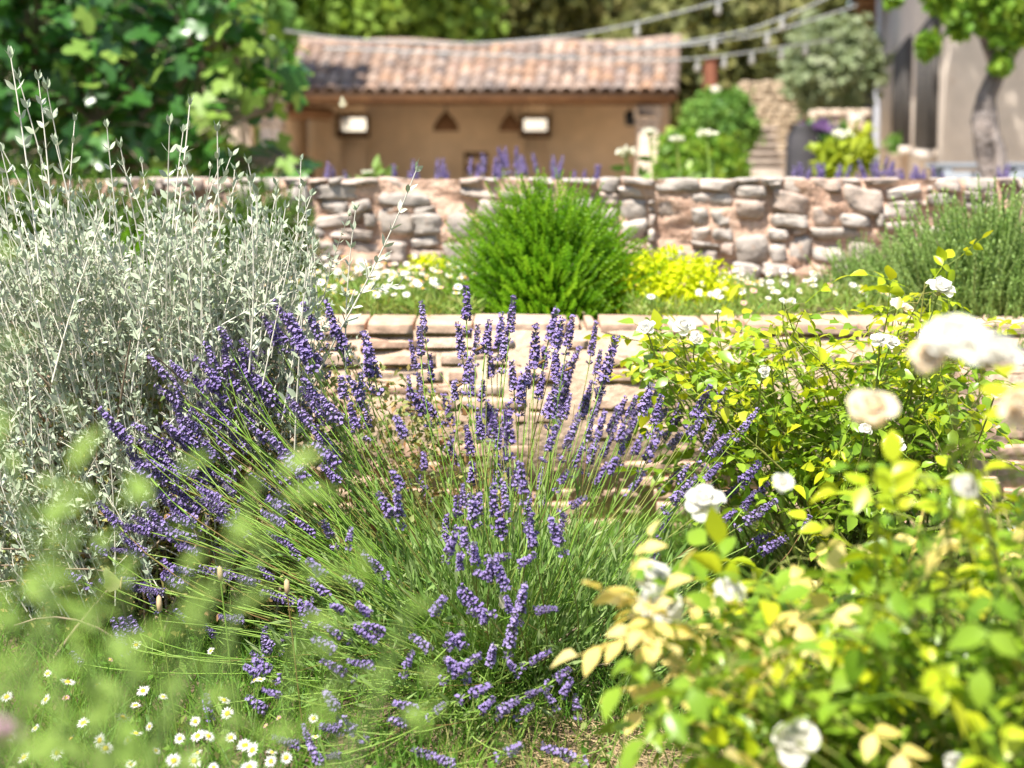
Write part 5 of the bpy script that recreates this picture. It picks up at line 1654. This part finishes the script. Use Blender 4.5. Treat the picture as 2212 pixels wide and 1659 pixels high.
# dark jar
jc = P(802, 150, 17)
o = thing('oil_jar', (jc[0], 17, GZ), 'big dark glazed jar with rounded shoulders at the foot of the steps', 'jar')
jt = P(802, 124, 17)[2]
part('body', [lathe([(.10, GZ), (.15, GZ + .1), (.19, (GZ + jt) / 2), (.18, jt - .14), (.12, jt - .05), (.13, jt), (.10, jt)], 22, (jc[0], 17, 0))], m_jar, o, smooth=True)
o = thing('bougainvillea', (P(825, 150, 17.3)[0], 17.3, GZ), 'dark potted shrub with purple bracts beside the jar', 'shrub')
c = P(826, 142, 17.3)
part('foliage', crown_chunk(c, (.22, .2, .22), 40, 26, .08, clump=.35), m_fig, o, 'stuff')
part('bracts', crown_chunk(P(819, 127, 17.2), (.15, .12, .07), 16, 14, .06, clump=.5), m_boug, o, 'stuff')
part('pot', [lathe([(.12, GZ), (.2, GZ + .15), (.22, c[2] - .2), (.2, c[2] - .18), (.05, c[2] - .17)], 14, (c[0], c[1], 0))], m_jar, o)
o = thing('yellow_plant', (P(840, 160, 9)[0], 9, GZ), 'yellow-green plant with drooping leaves behind the upper wall', 'plant')
ch = []
for (u, v, r_) in [(822, 160, .07), (846, 148, .08), (858, 142, .06), (852, 162, .07), (866, 160, .05), (832, 170, .06), (842, 158, .05)]:
    ch.append(crown_chunk(P(u, v, 9), (r_, r_, r_ * 1.2), 9, 10, .085, LEAF3, clump=.5))
part('foliage', ch, m_yplant, o, 'stuff')
part('stems', [tubes(bez(o.location, np.array(o.location) + (0, 0, .6), P(u, v, 9), 5), [.012, .01, .008, .006, .004], 5) for (u, v) in [(822, 160), (846, 148), (858, 142), (866, 160)]], m_dstem, o, 'stuff')
part('flower_head', crown_chunk(P(843, 133, 9), (.055, .04, .02), 10, 12, .02, clump=.5), m_umbel, o)
# far pale house seen through the olive
o = thing('far_house', (P(848, 60, 60)[0], 60, GZ), 'pale sunlit house corner far behind the olive tree', 'house')
c = P(848, 66, 60)
zt2 = P(848, 57, 60)[2]
part('wall', [box(1.6, 3, zt2 - GZ, (c[0], 61.5, (zt2 + GZ) / 2))], m_pale, o)
part('roof', [T([(c[0] - .95, 59.8, zt2), (c[0] + .95, 59.8, zt2), (c[0] + .95, 63.2, zt2), (c[0] - .95, 63.2, zt2), (c[0], 59.8, zt2 + .35), (c[0], 63.2, zt2 + .35)], [(0, 1, 4), (1, 2, 5, 4), (2, 3, 5), (3, 0, 4, 5), (3, 2, 1, 0)])], m_tile, o)

# ------------------------------------------------------------------ background trees
def tree(name, label, u, v, Y, r, ncl, per, size, mat, cl=.22, fill=.35, bark=m_bark, cat='tree'):
    c = P(u, v, Y)
    o = thing(name, (c[0], Y, GZ), label, cat, 'trees behind the shed')
    part('trunk', trunk_chunk(o.location, c + (0, 0, r[2] * .3), .04 * r[0] + .08, .06, 7, .06), bark, o, smooth=True)
    br = []
    for q in range(7):
        e = c + rand_dir(1)[0] * np.asarray(r) * .75
        b0 = np.array(o.location) * .35 + c * .65
        br.append(tubes(bez(b0, (b0 + e) / 2 + (0, 0, .2), e, 5), np.linspace(.07, .02, 5), 5))
    part('limbs', br, bark, o)
    part('crown', crown_chunk(c, r, ncl, per, size, clump=cl, fill=fill), mat, o, 'stuff')
    return o
tree('broadleaf_tree', 'bright green broadleaf tree behind the left half of the shed roof', 375, -20, 33, (2.6, 2, 2.6), 330, 30, .22, m_leafA)
tree('broadleaf_tree', 'bright green broadleaf tree between the fig and the shed ridge', 290, 20, 36, (2.2, 2, 2.8), 260, 30, .22, m_leafA)
o = tree('broadleaf_tree', 'tall leafy tree beside the left end of the shed', 232, -105, 23.0, (1.05, 1.0, 1.2), 120, 30, .18, m_leafD)
tree('pine_tree', 'olive brown pine rising behind the middle of the shed roof', 515, -30, 37, (2.4, 2, 2.7), 330, 30, .22, m_leafB, .2)
tree('pine_tree', 'dark pine behind the right end of the shed roof', 630, -40, 40, (2.7, 2, 3.6), 360, 30, .24, m_leafB, .18)
tree('pine_tree', 'tall dark pine behind the string lights and the rusty post', 740, 10, 42, (2.9, 2, 4.0), 420, 30, .24, m_leafB, .18)
tree('oak_tree', 'dark oak filling the gap behind the clipped hedge', 690, 62, 31, (1.8, 1.2, 1.7), 260, 30, .18, m_leafB, .2)
tree('olive_tree', 'silvery olive tree left of the plastered house', 832, 66, 27.5, (.85, .9, .95), 170, 30, .12, m_leafC, .25)
tree('olive_tree', 'low olive tree above the sandy stone wall', 800, 92, 36, (1.3, 1, .75), 140, 30, .15, m_leafC, .25)
tree('broadleaf_tree', 'broadleaf tree behind the fig tree at the garden edge', 140, 0, 30, (3.2, 2, 3.2), 300, 30, .26, m_leafD)
tree('broadleaf_tree', 'leafy tree at the far garden edge beyond the fig tree', -40, 40, 28, (3.0, 2, 3.0), 240, 30, .26, m_leafD)
# wooded hillside closing the view
gx_, gy_ = np.meshgrid(np.linspace(-60, 60, 61), np.linspace(44, 110, 30), indexing='ij')
hz_ = GZ + np.clip((gy_ - 46) / 64, 0, 1) * 16 * (.8 + .2 * np.sin(gx_ * .12)) * np.where(gx_ > 8, np.clip(1.0 - (gx_ - 8) / 9, .25, 1), 1) + .5 * np.sin(gx_ * .9) * np.cos(gy_ * .6)
hv = np.stack((gx_, gy_, hz_), -1).reshape(-1, 3)
hf = [(i * 30 + j, (i + 1) * 30 + j, (i + 1) * 30 + j + 1, i * 30 + j + 1) for i in range(60) for j in range(29)]
o = part('hillside', T(hv, hf), M('hill_scrub', [(0.07, 0.09, 0.03), (0.13, 0.15, 0.05)], .95, src=.5, noise=(2, .3)), smooth=True)
o['kind'] = 'structure'
nh = 26000
k = rng.integers(0, 60 * 29, nh)
ti_ = hv[(k // 29) * 30 + k % 29] + rng.normal(size=(nh, 3)) * (1.0, 1.2, .1) + np.array((0, 0, 1.0)) * rng.random((nh, 1)) * 3.2
vis = np.abs(ti_[:, 0]) < ti_[:, 1] * .42
ti_ = ti_[vis]
o = part('hill_wood', inst(CARD, frames(rand_dir(len(ti_)), rand_dir(len(ti_), .6)), ti_, rng.uniform(.4, .9, len(ti_))), m_leafB)
tag(o, 'distant dark green wood covering the hillside behind the trees', 'wood', None, 'stuff')

# ------------------------------------------------------------------ string lights
def cord(pts, ys, bulbs, label):
    """pts in survey pixels with depth; a hanging cord with bulbs"""
    p3 = np.array([Q(x, y, Y) for (x, y), Y in zip(pts, ys)])
    t = np.linspace(0, 1, len(pts)); tt = np.linspace(0, 1, 40)
    cv = np.stack([np.interp(tt, t, p3[:, i]) for i in range(3)], -1)
    for _ in range(6):
        cv[1:-1] = (cv[:-2] + 2 * cv[1:-1] + cv[2:]) / 4
    o = thing('string_light', cv[0], label, 'string light', 'string lights over the garden')
    part('cable', tubes(cv, [.0115] * 40, 6), m_cord, o)
    for b in bulbs:
        i = int(np.argmin(np.abs(cv[:, 0] / cv[:, 1] - Q(b, 0, 1.0)[0])))
        c = cv[i]
        s_ = part('socket', [lathe([(.02, 0), (.024, -.03), (.02, -.055)], 10, c)], m_cord, o)
        g = part('bulb', [lathe([(.018, -.05), (.03, -.075), (.036, -.10), (.03, -.125), (.008, -.14)], 12, c)], m_bulb, s_, smooth=True, world=False)
        g.data.transform(Matrix.Translation(-o.location))
cord([(615, 66), (720, 84), (1000, 98), (1240, 78), (1400, 45), (1560, 2), (1760, -70)], [13, 13.4, 14, 14.5, 15, 15.5, 16], [1388, 1552], 'upper white string light crossing above the shed ridge')
cord([(1330, 104), (1480, 92), (1620, 66), (1770, 5), (1850, -40)], [15, 15, 15.3, 15.6, 16], [1540, 1690], 'white string light running up from the shed roof end to the right')
cord([(1330, 108), (1500, 96), (1640, 76), (1760, 42), (1850, 12)], [15.5, 15.5, 15.8, 16, 16.4], [1660], 'white string light just under the steepest cable beside the pines')
cord([(700, 104), (1000, 116), (1300, 128), (1480, 130), (1600, 116), (1740, 94), (1800, 86)], [15, 15, 15.2, 15.5, 16, 17, 18], [1500, 1575, 1620, 1680, 1738], 'lowest white string light drooping past the shed roof end')
